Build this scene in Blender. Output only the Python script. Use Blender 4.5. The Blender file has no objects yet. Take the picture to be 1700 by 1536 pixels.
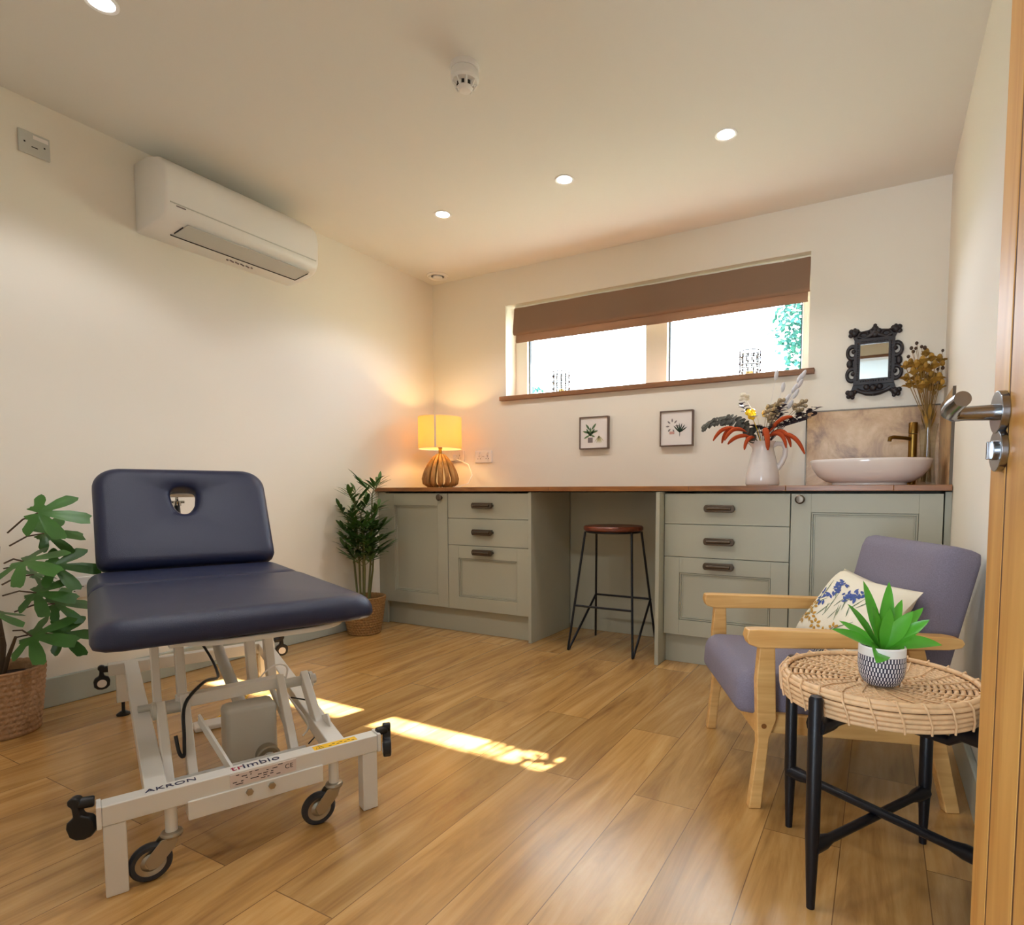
import bpy, bmesh, math, random
from math import sin, cos, pi, radians, atan2, hypot
from mathutils import Vector, Matrix, noise
C = bpy.context.scene.collection
scn = bpy.context.scene
rnd = random.Random(7)

# ---------------------------------------------------------------- camera
cam_d = bpy.data.cameras.new('camera'); cam = bpy.data.objects.new('camera', cam_d); C.objects.link(cam)
cam.location = (0, 0, 0.873)
cam.rotation_euler = (radians(90 - 3.588), 0, radians(28.666))
cam_d.sensor_fit = 'HORIZONTAL'; cam_d.sensor_width = 36.0
cam_d.lens = 36.0 * 983.9 / 1700
cam_d.shift_x = -(922.3 - 850) / 1700
cam_d.shift_y = (879.5 - 768) / 1700
cam_d.clip_start = 0.02
scn.camera = cam
# ---------------------------------------------------------------- exposure
scn.view_settings.view_transform = 'Standard'; scn.view_settings.look = 'None'
scn.view_settings.exposure = 0.50; scn.view_settings.gamma = 1.0
scn.view_settings.use_curve_mapping = False
scn.cycles.use_denoising = True
scn.cycles.max_bounces = 12; scn.cycles.diffuse_bounces = 6; scn.cycles.transparent_max_bounces = 16
scn.cycles.sample_clamp_indirect = 6.0
# ---------------------------------------------------------------- sky
W = bpy.data.worlds.new('sky'); scn.world = W; W.use_nodes = True
bg = W.node_tree.nodes['Background']; bg.inputs[0].default_value = (0.74, 0.87, 1.0, 1); bg.inputs[1].default_value = 11.0
# ---------------------------------------------------------------- sun (through the high window, falls on the floor)
sd = bpy.data.lights.new('sun', 'SUN'); sun = bpy.data.objects.new('sun', sd); C.objects.link(sun)
sd.energy = 48.0; sd.angle = radians(0.53); sd.color = (0.97, 0.98, 1.0)
_dir = Vector((-0.2315, -1.0, -1 / 1.169)).normalized()
sun.rotation_euler = _dir.to_track_quat('-Z', 'Y').to_euler(); sun.location = (2, 8, 7)

for nm_, loc_, rot_, sx_, sy_ in (('sky_portal', (-1.334, 3.74, 1.80), (radians(-90), 0, 0), 1.9, .66), ('hall_portal', (-.65, -2.89, .98), (radians(90), 0, 0), 1.1, 1.75)):
    ad_ = bpy.data.lights.new(nm_, 'AREA'); ad_.shape = 'RECTANGLE'; ad_.size = sx_; ad_.size_y = sy_; ad_.cycles.is_portal = True
    ao_ = bpy.data.objects.new(nm_, ad_); C.objects.link(ao_); ao_.location = loc_; ao_.rotation_euler = rot_

# ================================================================ materials
def s2l(c):
    return tuple((x / 12.92 if x <= 0.04045 else ((x + 0.055) / 1.055) ** 2.4) for x in [v / 255 for v in c])
def mat(name, rgb, rough=0.5, metal=0.0, bump=0.0, bscale=200.0, var=0.0, vscale=5.0, spec=0.5, trans=0.0, coat=0.0, bdist=0.001):
    m = bpy.data.materials.new(name); m.use_nodes = True; nt = m.node_tree; p = nt.nodes['Principled BSDF']
    col = (*s2l(rgb), 1)
    p.inputs['Base Color'].default_value = col; p.inputs['Roughness'].default_value = rough
    p.inputs['Metallic'].default_value = metal; p.inputs['Specular IOR Level'].default_value = spec
    p.inputs['Transmission Weight'].default_value = trans; p.inputs['Coat Weight'].default_value = coat
    if bump or var:
        tc = nt.nodes.new('ShaderNodeTexCoord')
    if bump:
        n = nt.nodes.new('ShaderNodeTexNoise'); n.inputs['Scale'].default_value = bscale; n.inputs['Detail'].default_value = 3
        nt.links.new(tc.outputs['Object'], n.inputs['Vector'])
        b = nt.nodes.new('ShaderNodeBump'); b.inputs['Strength'].default_value = bump; b.inputs['Distance'].default_value = bdist
        nt.links.new(n.outputs['Fac'], b.inputs['Height']); nt.links.new(b.outputs['Normal'], p.inputs['Normal'])
    if var:
        n2 = nt.nodes.new('ShaderNodeTexNoise'); n2.inputs['Scale'].default_value = vscale; n2.inputs['Detail'].default_value = 4
        nt.links.new(tc.outputs['Object'], n2.inputs['Vector'])
        mx = nt.nodes.new('ShaderNodeMix'); mx.data_type = 'RGBA'
        mx.inputs['A'].default_value = (*[c * (1 - var) for c in col[:3]], 1)
        mx.inputs['B'].default_value = (*[min(1, c * (1 + var)) for c in col[:3]], 1)
        nt.links.new(n2.outputs['Fac'], mx.inputs['Factor']); nt.links.new(mx.outputs['Result'], p.inputs['Base Color'])
    return m
def wood(name, light, dark, scale=(2, 30, 30), rough=0.45, contrast=1.0):
    """grain runs along the object axis with the small scale"""
    m = mat(name, light, rough); nt = m.node_tree; p = nt.nodes['Principled BSDF']
    tc = nt.nodes.new('ShaderNodeTexCoord'); mp = nt.nodes.new('ShaderNodeMapping'); mp.inputs['Scale'].default_value = scale
    nt.links.new(tc.outputs['Object'], mp.inputs['Vector'])
    n = nt.nodes.new('ShaderNodeTexNoise'); n.inputs['Scale'].default_value = 1.0; n.inputs['Detail'].default_value = 6; n.inputs['Distortion'].default_value = 1.2
    nt.links.new(mp.outputs['Vector'], n.inputs['Vector'])
    r = nt.nodes.new('ShaderNodeValToRGB'); r.color_ramp.elements[0].position = 0.5 - 0.22 * contrast; r.color_ramp.elements[1].position = 0.5 + 0.22 * contrast
    r.color_ramp.elements[0].color = (*s2l(dark), 1); r.color_ramp.elements[1].color = (*s2l(light), 1)
    nt.links.new(n.outputs['Fac'], r.inputs['Fac']); nt.links.new(r.outputs['Color'], p.inputs['Base Color'])
    b = nt.nodes.new('ShaderNodeBump'); b.inputs['Strength'].default_value = 0.15; b.inputs['Distance'].default_value = 0.001
    nt.links.new(n.outputs['Fac'], b.inputs['Height']); nt.links.new(b.outputs['Normal'], p.inputs['Normal'])
    return m
M = {}
M['wall'] = mat('wall_paint', (238, 232, 220), 0.85, bump=0.08, bscale=120)
M['ceiling'] = mat('ceiling_paint', (228, 225, 219), 0.9, bump=0.08, bscale=90)
M['sage'] = mat('sage_painted_timber', (174, 173, 155), 0.45, bump=0.12, bscale=260)
M['skirt'] = mat('sage_skirting_paint', (176, 182, 172), 0.4)
M['white'] = mat('white_powder_coat', (226, 224, 218), 0.32, coat=0.2, bump=0.04, bscale=500)
M['plastic'] = mat('white_plastic', (235, 233, 230), 0.28)
M['plastic_grey'] = mat('pale_grey_plastic', (196, 196, 190), 0.4)
M['slot'] = mat('dark_slot', (30, 28, 28), 0.6)
M['navy'] = mat('navy_vinyl', (22, 30, 62), 0.36, bump=0.55, bscale=520, bdist=0.0014)
M['black'] = mat('black_rubber', (18, 18, 20), 0.45)
M['blackmetal'] = mat('black_metal', (20, 20, 26), 0.38, metal=0.3)
M['tyre'] = mat('grey_black_tyre', (44, 47, 54), 0.5)
M['chrome'] = mat('brushed_chrome', (200, 200, 196), 0.18, metal=1.0)
M['zinc'] = mat('zinc_plate', (176, 170, 156), 0.38, metal=0.9)
M['bronze'] = mat('dark_bronze', (92, 80, 68), 0.28, metal=0.85)
M['brass'] = mat('aged_brass', (140, 108, 52), 0.3, metal=0.95)
M['steel'] = mat('satin_steel', (150, 152, 156), 0.2, metal=1.0)
M['ceramic'] = mat('white_ceramic', (238, 228, 222), 0.12, coat=0.4)
M['jug'] = mat('glazed_stoneware', (228, 222, 220), 0.15, coat=0.3, var=0.12, vscale=9)
M['oak'] = wood('light_oak', (228, 184, 118), (204, 152, 86), (3, 40, 40), 0.4)
M['door'] = wood('oak_veneer', (216, 166, 92), (186, 128, 58), (26, 26, 1.6), 0.48)
M['worktop'] = wood('oiled_oak_worktop', (176, 116, 58), (112, 66, 30), (3, 30, 30), 0.3)
M['sill'] = wood('oak_sill', (158, 112, 76), (118, 78, 50), (3, 40, 40), 0.4)
M['seatwood'] = wood('reddish_seat_wood', (134, 70, 44), (92, 44, 28), (4, 40, 40), 0.35)
M['greyfab'] = mat('grey_woven_fabric', (122, 116, 132), 0.9, bump=0.8, bscale=420, var=0.30, vscale=300)
M['soil'] = mat('dark_soil', (58, 44, 36), 0.95, bump=0.8, bscale=90)
M['stem'] = mat('green_brown_stem', (104, 104, 58), 0.6)
M['bark'] = mat('fig_bark', (84, 66, 46), 0.7)
M['leaf_fig'] = mat('fig_leaf_green', (58, 104, 36), 0.38, var=0.5, vscale=9)
M['leaf_palm'] = mat('palm_leaf_green', (66, 104, 42), 0.42, var=0.45, vscale=14)
M['leaf_succ'] = mat('fresh_leaf_green', (84, 168, 44), 0.32, var=0.3, vscale=16)
M['basket'] = mat('seagrass_weave', (150, 112, 64), 0.8, bump=1.0, bscale=140, var=0.6, vscale=110, bdist=0.004)
M['rattan'] = mat('natural_rattan', (224, 186, 142), 0.5, var=0.22, vscale=60)
M['rattan_dark'] = mat('rattan_backing', (64, 40, 28), 0.8)
M['orange'] = mat('rust_orange_plume', (184, 74, 28), 0.95, bump=1, bscale=300, bdist=0.003)
M['euc'] = mat('grey_green_dried_leaf', (78, 76, 70), 0.7, var=0.2, vscale=20)
M['plum'] = mat('dark_plum_dried_leaf', (62, 54, 66), 0.7, var=0.3, vscale=20)
M['yellow'] = mat('yellow_petal', (244, 204, 30), 0.6)
M['cream'] = mat('cream_petal', (224, 216, 196), 0.7)
M['beige'] = mat('beige_dried_floret', (170, 150, 118), 0.8, var=0.2, vscale=60)
M['silver'] = mat('silver_white_seedhead', (206, 204, 208), 0.6)
M['gold'] = mat('ochre_dried_petal', (164, 124, 44), 0.7, var=0.4, vscale=25)
M['straw'] = mat('straw_stem', (150, 118, 66), 0.8)
M['brownbud'] = mat('brown_seed_bud', (78, 58, 44), 0.8)
M['blackwood'] = mat('black_carved_wood', (38, 30, 32), 0.42, bump=0.5, bscale=90, bdist=0.002)
M['mirror'] = mat('mirror_silver', (236, 240, 240), 0.02, metal=1.0)
M['paper'] = mat('white_art_paper', (236, 230, 226), 0.8)
M['frame'] = mat('taupe_picture_frame', (112, 92, 80), 0.5)
M['ink_green'] = mat('watercolour_green', (98, 124, 88), 0.9)
M['ink_dark'] = mat('watercolour_dark_green', (50, 66, 52), 0.9)
M['ink_pink'] = mat('watercolour_pink', (206, 160, 150), 0.9)
M['ink_grey'] = mat('watercolour_grey', (130, 122, 122), 0.9)
M['ink_sand'] = mat('watercolour_sand', (200, 194, 150), 0.9)
M['blue_print'] = mat('blue_print', (66, 86, 150), 0.9)
M['ochre_print'] = mat('ochre_print', (188, 140, 50), 0.9)
M['linen'] = mat('cream_linen', (232, 224, 204), 0.9, bump=0.5, bscale=500)
M['yellow_label'] = mat('yellow_label', (250, 200, 40), 0.5)
M['pale_label'] = mat('pale_label', (222, 206, 200), 0.5)
M['navy_ink'] = mat('navy_ink', (26, 28, 70), 0.5)
M['red_ink'] = mat('crimson_ink', (160, 30, 70), 0.5)
M['blue_plastic'] = mat('blue_plastic', (40, 150, 190), 0.4)
M['upvc'] = mat('white_window_frame', (240, 238, 228), 0.3)
M['render_out'] = mat('outside_render', (214, 206, 190), 0.9, bump=0.3, bscale=60)
M['grass_out'] = mat('outside_pale_ground', (150, 156, 130), 0.95, var=0.3, vscale=2)
M['tree_leaf'] = mat('tree_leaf', (34, 96, 84), 0.7, var=0.4, vscale=3)
M['lattice'] = mat('grey_lattice_wire', (84, 78, 82), 0.6)
M['wax'] = mat('candle_wax', (240, 214, 130), 0.6)

# glass that lets daylight straight through: clear body with a fresnel sheen
def glass(name, tint=(1, 1, 1), ior=0.5, rough=0.0):
    m = bpy.data.materials.new(name); m.use_nodes = True; nt = m.node_tree; nt.nodes.clear()
    o = nt.nodes.new('ShaderNodeOutputMaterial'); mx = nt.nodes.new('ShaderNodeMixShader')
    t = nt.nodes.new('ShaderNodeBsdfTransparent'); t.inputs[0].default_value = (*tint, 1)
    g = nt.nodes.new('ShaderNodeBsdfGlossy'); g.inputs['Roughness'].default_value = rough
    lw = nt.nodes.new('ShaderNodeLayerWeight'); lw.inputs[0].default_value = .5
    pw = nt.nodes.new('ShaderNodeMath'); pw.operation = 'POWER'; pw.inputs[1].default_value = 4.0; nt.links.new(lw.outputs['Facing'], pw.inputs[0])
    f = nt.nodes.new('ShaderNodeMath'); f.operation = 'MULTIPLY_ADD'; f.inputs[1].default_value = ior; f.inputs[2].default_value = 0.03; nt.links.new(pw.outputs[0], f.inputs[0])
    nt.links.new(f.outputs[0], mx.inputs[0]); nt.links.new(t.outputs[0], mx.inputs[1]); nt.links.new(g.outputs[0], mx.inputs[2]); nt.links.new(mx.outputs[0], o.inputs[0])
    return m
M['glass'] = glass('window_glass')
M['vaseglass'] = glass('vase_glass', (0.95, 0.96, 0.94), 0.55, 0.02)
def emit(name, col, st):
    m = bpy.data.materials.new(name); m.use_nodes = True; nt = m.node_tree; p = nt.nodes['Principled BSDF']
    p.inputs['Base Color'].default_value = (*col, 1); p.inputs['Emission Color'].default_value = (*col, 1); p.inputs['Emission Strength'].default_value = st
    return m
M['led'] = emit('lit_led_lens', (1, 0.97, 0.92), 20)
def fabric_translucent(name, rgb, tr, mixf=0.5, bscale=400):
    m = bpy.data.materials.new(name); m.use_nodes = True; nt = m.node_tree; nt.nodes.clear()
    o = nt.nodes.new('ShaderNodeOutputMaterial'); mx = nt.nodes.new('ShaderNodeMixShader'); mx.inputs[0].default_value = mixf
    d = nt.nodes.new('ShaderNodeBsdfDiffuse'); d.inputs[0].default_value = (*s2l(rgb), 1)
    t = nt.nodes.new('ShaderNodeBsdfTranslucent'); t.inputs[0].default_value = (*s2l(tr), 1)
    tc = nt.nodes.new('ShaderNodeTexCoord'); n = nt.nodes.new('ShaderNodeTexNoise'); n.inputs['Scale'].default_value = bscale
    b = nt.nodes.new('ShaderNodeBump'); b.inputs['Strength'].default_value = 0.4; b.inputs['Distance'].default_value = 0.001
    nt.links.new(tc.outputs['Object'], n.inputs['Vector']); nt.links.new(n.outputs['Fac'], b.inputs['Height'])
    nt.links.new(b.outputs[0], d.inputs['Normal'])
    nt.links.new(d.outputs[0], mx.inputs[1]); nt.links.new(t.outputs[0], mx.inputs[2]); nt.links.new(mx.outputs[0], o.inputs[0])
    return m
M['blind'] = fabric_translucent('taupe_linen_blind', (166, 140, 120), (184, 146, 122), 0.3)
M['shade'] = fabric_translucent('cream_lampshade', (240, 222, 176), (252, 222, 150), 0.5)

def floor_mat():
    m = mat('oak_plank_floor', (190, 150, 96), 0.27, spec=0.7); nt = m.node_tree; p = nt.nodes['Principled BSDF']; L = nt.links.new
    tc = nt.nodes.new('ShaderNodeTexCoord'); mp = nt.nodes.new('ShaderNodeMapping'); mp.inputs['Rotation'].default_value = (0, 0, radians(90)); mp.inputs['Location'].default_value = (0.35, 0.06, 0)
    L(tc.outputs['Object'], mp.inputs['Vector'])
    br = nt.nodes.new('ShaderNodeTexBrick'); br.offset = 0.37; br.offset_frequency = 2; br.inputs['Scale'].default_value = 1.0
    br.inputs['Brick Width'].default_value = 1.22; br.inputs['Row Height'].default_value = 0.18; br.inputs['Mortar Size'].default_value = 0.0012; br.inputs['Mortar Smooth'].default_value = 0.2; br.inputs['Bias'].default_value = 0
    br.inputs['Color1'].default_value = (0, 0, 0, 1); br.inputs['Color2'].default_value = (1, 1, 1, 1); br.inputs['Mortar'].default_value = (0.3, 0.3, 0.3, 1)
    L(mp.outputs[0], br.inputs['Vector'])
    # grain: long streaks along y, shifted for each plank
    sh = nt.nodes.new('ShaderNodeVectorMath'); sh.operation = 'MULTIPLY_ADD'; sh.inputs[1].default_value = (7.3, 4.1, 9.7)
    L(br.outputs['Color'], sh.inputs[0]); L(tc.outputs['Object'], sh.inputs[2])
    m2 = nt.nodes.new('ShaderNodeMapping'); m2.inputs['Scale'].default_value = (9, 1.1, 1); L(sh.outputs[0], m2.inputs['Vector'])
    n1 = nt.nodes.new('ShaderNodeTexNoise'); n1.inputs['Scale'].default_value = 1.0; n1.inputs['Detail'].default_value = 7; n1.inputs['Distortion'].default_value = 1.6; n1.inputs['Roughness'].default_value = 0.62
    L(m2.outputs[0], n1.inputs['Vector'])
    m3 = nt.nodes.new('ShaderNodeMapping'); m3.inputs['Scale'].default_value = (90, 3, 1); L(sh.outputs[0], m3.inputs['Vector'])
    n2 = nt.nodes.new('ShaderNodeTexNoise'); n2.inputs['Scale'].default_value = 1.0; n2.inputs['Detail'].default_value = 3; L(m3.outputs[0], n2.inputs['Vector'])
    r = nt.nodes.new('ShaderNodeValToRGB'); e = r.color_ramp.elements; e[0].position = 0.25; e[1].position = 0.75
    e[0].color = (*s2l((148, 106, 56)), 1); e[1].color = (*s2l((212, 170, 108)), 1); k = e.new(0.5); k.color = (*s2l((190, 144, 82)), 1)
    ad = nt.nodes.new('ShaderNodeMath'); ad.operation = 'MULTIPLY_ADD'; ad.inputs[1].default_value = 0.22; L(n2.outputs['Fac'], ad.inputs[0])
    sb = nt.nodes.new('ShaderNodeMath'); sb.operation = 'SUBTRACT'; sb.inputs[1].default_value = 0.11; L(n1.outputs['Fac'], sb.inputs[0]); L(sb.outputs[0], ad.inputs[2])
    L(ad.outputs[0], r.inputs['Fac'])
    hs = nt.nodes.new('ShaderNodeHueSaturation'); L(r.outputs[0], hs.inputs['Color'])
    mr = nt.nodes.new('ShaderNodeMapRange'); mr.inputs['To Min'].default_value = 0.76; mr.inputs['To Max'].default_value = 1.12; L(br.outputs['Color'], mr.inputs['Value']); L(mr.outputs[0], hs.inputs['Value'])
    mx = nt.nodes.new('ShaderNodeMix'); mx.data_type = 'RGBA'; mx.inputs['B'].default_value = (*s2l((96, 64, 36)), 1)
    mm = nt.nodes.new('ShaderNodeMath'); mm.operation = 'MULTIPLY'; mm.inputs[1].default_value = 0.75; L(br.outputs['Fac'], mm.inputs[0]); L(mm.outputs[0], mx.inputs['Factor'])
    L(hs.outputs[0], mx.inputs['A']); L(mx.outputs['Result'], p.inputs['Base Color'])
    b = nt.nodes.new('ShaderNodeBump'); b.inputs['Strength'].default_value = 0.35; b.inputs['Distance'].default_value = 0.001; L(n2.outputs['Fac'], b.inputs['Height']); L(b.outputs[0], p.inputs['Normal'])
    return m
M['floor'] = floor_mat(); M['floor'].node_tree.nodes['Principled BSDF'].inputs['Coat Weight'].default_value = .35; M['floor'].node_tree.nodes['Principled BSDF'].inputs['Coat Roughness'].default_value = .22
def stone_mat():
    m = mat('travertine', (196, 164, 128), 0.3); nt = m.node_tree; p = nt.nodes['Principled BSDF']; L = nt.links.new
    tc = nt.nodes.new('ShaderNodeTexCoord'); n = nt.nodes.new('ShaderNodeTexNoise'); n.inputs['Scale'].default_value = 5; n.inputs['Detail'].default_value = 9; n.inputs['Distortion'].default_value = 0.8; n.inputs['Roughness'].default_value = 0.68
    L(tc.outputs['Object'], n.inputs['Vector']); r = nt.nodes.new('ShaderNodeValToRGB'); e = r.color_ramp.elements
    e[0].position = 0.34; e[0].color = (*s2l((136, 98, 62)), 1); e[1].position = 0.66; e[1].color = (*s2l((222, 190, 146)), 1); k = e.new(0.5); k.color = (*s2l((196, 158, 112)), 1)
    L(n.outputs['Fac'], r.inputs['Fac']); L(r.outputs[0], p.inputs['Base Color']); return m
M['stone'] = stone_mat()
def pot_mat():
    """white glaze with rows of short dark upright dashes"""
    m = mat('dashed_glaze', (232, 230, 232), 0.5); nt = m.node_tree; p = nt.nodes['Principled BSDF']; L = nt.links.new
    uv = nt.nodes.new('ShaderNodeUVMap'); br = nt.nodes.new('ShaderNodeTexBrick'); br.offset = 0.5
    br.inputs['Scale'].default_value = 1; br.inputs['Brick Width'].default_value = 1 / 44; br.inputs['Row Height'].default_value = 1 / 9; br.inputs['Mortar Size'].default_value = 0.0062; br.inputs['Mortar Smooth'].default_value = 0
    br.inputs['Color1'].default_value = br.inputs['Color2'].default_value = (*s2l((232, 230, 232)), 1); br.inputs['Mortar'].default_value = (*s2l((52, 50, 72)), 1)
    L(uv.outputs[0], br.inputs['Vector']); L(br.outputs['Color'], p.inputs['Base Color']); return m
M['pot'] = pot_mat()

# ================================================================ geometry helpers
class G:
    def __init__(s): s.bm = bmesh.new()
    def box(s, x0, x1, y0, y1, z0, z1, mx=None):
        v = [s.bm.verts.new(p) for p in [(x0, y0, z0), (x1, y0, z0), (x1, y1, z0), (x0, y1, z0), (x0, y0, z1), (x1, y0, z1), (x1, y1, z1), (x0, y1, z1)]]
        for f in [(0, 3, 2, 1), (4, 5, 6, 7), (0, 1, 5, 4), (1, 2, 6, 5), (2, 3, 7, 6), (3, 0, 4, 7)]: s.bm.faces.new([v[i] for i in f])
        if mx is not None:
            for q in v: q.co = mx @ q.co
        return s
    def bar(s, a, b, w, t, up=(0, 0, 1)):
        a = Vector(a); b = Vector(b); d = b - a; L = d.length; d.normalize(); up = Vector(up)
        x = d.cross(up); x = x.normalized() if x.length > 1e-4 else Vector((1, 0, 0)); y = x.cross(d)
        m = Matrix((x, d, y)).transposed().to_4x4(); m.translation = a
        return s.box(-w / 2, w / 2, 0, L, -t / 2, t / 2, m)
    def rings(s, rings, close_u=True, cap0=True, cap1=True):
        R = [[s.bm.verts.new(p) for p in r] for r in rings]; n = len(R[0])
        for i in range(len(R) - 1):
            for j in range(n if close_u else n - 1):
                k = (j + 1) % n
                try: s.bm.faces.new((R[i][j], R[i][k], R[i + 1][k], R[i + 1][j]))
                except ValueError: pass
        if close_u and cap0: s.bm.faces.new(R[0][::-1])
        if close_u and cap1: s.bm.faces.new(R[-1])
        return R
    def tube(s, pts, r, seg=8, caps=True, flat=1.0):
        pts = [Vector(p) for p in pts]; rr = r if isinstance(r, (list, tuple)) else [r] * len(pts)
        t0 = (pts[1] - pts[0]).normalized(); ref = Vector((0, 0, 1)) if abs(t0.z) < 0.9 else Vector((1, 0, 0))
        x = t0.cross(ref).normalized(); out = []
        for i, p in enumerate(pts):
            t = (pts[min(i + 1, len(pts) - 1)] - pts[max(i - 1, 0)]).normalized()
            x = (x - t * x.dot(t)).normalized(); y = t.cross(x)
            out.append([p + x * cos(2 * pi * k / seg) * rr[i] + y * sin(2 * pi * k / seg) * rr[i] * flat for k in range(seg)])
        s.rings(out, True, caps, caps); return s
    def cyl(s, a, b, r, r2=None, seg=16): return s.tube([a, b], [r, r if r2 is None else r2], seg)
    def lathe(s, prof, c=(0, 0, 0), seg=32, ell=1.0, caps=True, uvn=None, mx=None):
        c = Vector(c)
        out = [[c + Vector((cos(2 * pi * k / seg) * r, sin(2 * pi * k / seg) * r * ell, z)) for k in range(seg)] for r, z in prof]
        if mx is not None: out = [[mx @ p for p in r] for r in out]
        R = s.rings(out, True, caps, caps)
        if uvn:
            uv = s.bm.loops.layers.uv.verify(); idx = {}
            for i, r in enumerate(R):
                for k, v in enumerate(r): idx[v] = (k / seg, i / (len(R) - 1))
            for f in s.bm.faces:
                us = [idx.get(l.vert, (0, 0)) for l in f.loops]; w = max(u[0] for u in us) > 0.7 and min(u[0] for u in us) < 0.3
                for l, u in zip(f.loops, us): l[uv].uv = (u[0] + (1 if w and u[0] < 0.3 else 0), u[1])
        return s
    def torus(s, c, R, r, seg=48, rs=8, axis='z', ell=1.0, mod=0, freq=0, a0=0, a1=2 * pi):
        c = Vector(c); full = abs(a1 - a0 - 2 * pi) < 1e-6; rings = []
        for i in range(seg if full else seg + 1):
            a = a0 + (a1 - a0) * i / seg; rr = r * (1 + mod * sin(freq * a))
            ring = []
            for k in range(rs):
                b = 2 * pi * k / rs; rad = R + rr * cos(b); p = (cos(a) * rad, sin(a) * rad * ell, rr * sin(b))
                if axis == 'y': p = (p[0], p[2], p[1])
                if axis == 'x': p = (p[2], p[0], p[1])
                ring.append(c + Vector(p))
            rings.append(ring)
        if full:
            R_ = [[s.bm.verts.new(p) for p in r_] for r_ in rings]; n = len(R_)
            for i in range(n):
                for k in range(rs):
                    s.bm.faces.new((R_[i][k], R_[i][(k + 1) % rs], R_[(i + 1) % n][(k + 1) % rs], R_[(i + 1) % n][k]))
        else: s.rings(rings)
        return s
    def ball(s, c, r, sc=(1, 1, 1), seg=10, mx=None):
        c = Vector(c); out = []; nv = max(4, seg // 2 + 1)
        for i in range(nv + 1):
            b = -pi / 2 + pi * (i * 0.94 + 0.03 * nv) / nv
            out.append([Vector((cos(b) * cos(2 * pi * k / seg) * r * sc[0], cos(b) * sin(2 * pi * k / seg) * r * sc[1], sin(b) * r * sc[2])) for k in range(seg)])
        if mx is not None: out = [[mx @ p for p in q] for q in out]
        s.rings([[p + c for p in q] for q in out]); return s
    def prism(s, pts, h, mx=None):
        """2-D outline (xy) raised by h along z"""
        a = [Vector((p[0], p[1], 0)) for p in pts]; b = [Vector((p[0], p[1], h)) for p in pts]
        if mx is not None: a = [mx @ p for p in a]; b = [mx @ p for p in b]
        s.rings([a, b]); return s
    def leaf(s, base, d, up, L, w, droop=0.3, seg=6, fold=0.25, prof=None):
        """pointed leaf blade: midrib bends down by droop, sides folded up"""
        base = Vector(base); d = Vector(d).normalized(); up = Vector(up); sd_ = d.cross(up)
        sd_ = sd_.normalized() if sd_.length > 1e-4 else Vector((1, 0, 0)); up = sd_.cross(d).normalized(); rows = []
        for i in range(seg + 1):
            t = i / seg; c = base + d * L * t * (1 - 0.25 * droop * t) - Vector((0, 0, 1)) * L * droop * t * t
            ww = w * (prof(t) if prof else sin(pi * min(1, t * 0.92 + 0.06)) ** 0.8) * 0.5
            rows.append([c + sd_ * ww + up * ww * fold, c, c - sd_ * ww + up * ww * fold])
        V = [[s.bm.verts.new(p) for p in r] for r in rows]
        for i in range(seg):
            for k in (0, 1): s.bm.faces.new((V[i][k], V[i][k + 1], V[i + 1][k + 1], V[i + 1][k]))
        return s
    def pad(s, w, h, t, rc=0.05, er=0.03, mx=None, crown=0.006, hole=None, dimple=0.0, n=96, rtop=None):
        """upholstered slab centred on x, y from 0 to h, z 0..t, with soft edges; hole = outline function of angle about (hx,hy)"""
        cx, cy = (hole[1] if hole else (0, h / 2))
        def outer(a, inset):
            W2 = w / 2 - inset; y0, y1 = inset, h - inset; dx, dy = cos(a), sin(a)
            lo, hi = 0.0, 3.0
            for _ in range(30):
                m_ = (lo + hi) / 2; x, y = cx + dx * m_, cy + dy * m_
                r_ = (rc if y < h / 2 or rtop is None else rtop) - inset * 0.5
                qx = abs(x) - (W2 - r_); qy = abs(y - (y0 + y1) / 2) - ((y1 - y0) / 2 - r_)
                dd = hypot(max(qx, 0), max(qy, 0)) + min(max(qx, qy), 0) - r_
                if dd < 0: lo = m_
                else: hi = m_
            return Vector((cx + dx * lo, cy + dy * lo, 0))
        angs = [2 * pi * i / n for i in range(n)]
        O = [outer(a, 0) for a in angs]; I = [outer(a, er) for a in angs]
        H = [Vector((*hole[0](a), 0)) if hole else Vector((cx, cy, 0)) for a in angs]
        rings_ = []
        eb = min(er, t * 0.4) * 0.5
        def add(f, z): rings_.append([f(i) + Vector((0, 0, z)) for i in range(n)])
        ins = [0.05, 0.12, 0.22, 0.4, 0.8] if hole else [0.1, 0.4, 0.75]
        if hole: add(lambda i: H[i], t * 0.1)
        for q in ins: add(lambda i, q=q: H[i].lerp(I[i], q), 0)
        add(lambda i: I[i].lerp(O[i], 0.6), 0)
        for k in range(4):
            a = (pi / 2) * k / 3; add(lambda i, a=a: O[i].lerp(I[i], 0.4 * (1 - sin(a))), eb * (1 - cos(a)))
        for k in range(7):
            a = (pi / 2) * k / 6; add(lambda i, a=a: O[i].lerp(I[i], 1 - cos(a)), t - er * (1 - sin(a)) if er < t else t * (0.35 + 0.65 * sin(a)))
        for q in reversed(ins):
            zc = t + crown * (1 - q)
            if hole and dimple: zc = t - dimple * (1 - q) ** 3 * 1.2
            add(lambda i, q=q: H[i].lerp(I[i], q), zc)
        if hole: add(lambda i: H[i], t * 0.55 - dimple * 0.2)
        if mx is not None: rings_ = [[mx @ p for p in r] for r in rings_]
        if hole:
            R = [[s.bm.verts.new(p) for p in r] for r in rings_]; m_ = len(R)
            for i in range(m_):
                for k in range(n): s.bm.faces.new((R[i][k], R[i][(k + 1) % n], R[(i + 1) % m_][(k + 1) % n], R[(i + 1) % m_][k]))
        else: s.rings(rings_)
        return s
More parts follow.
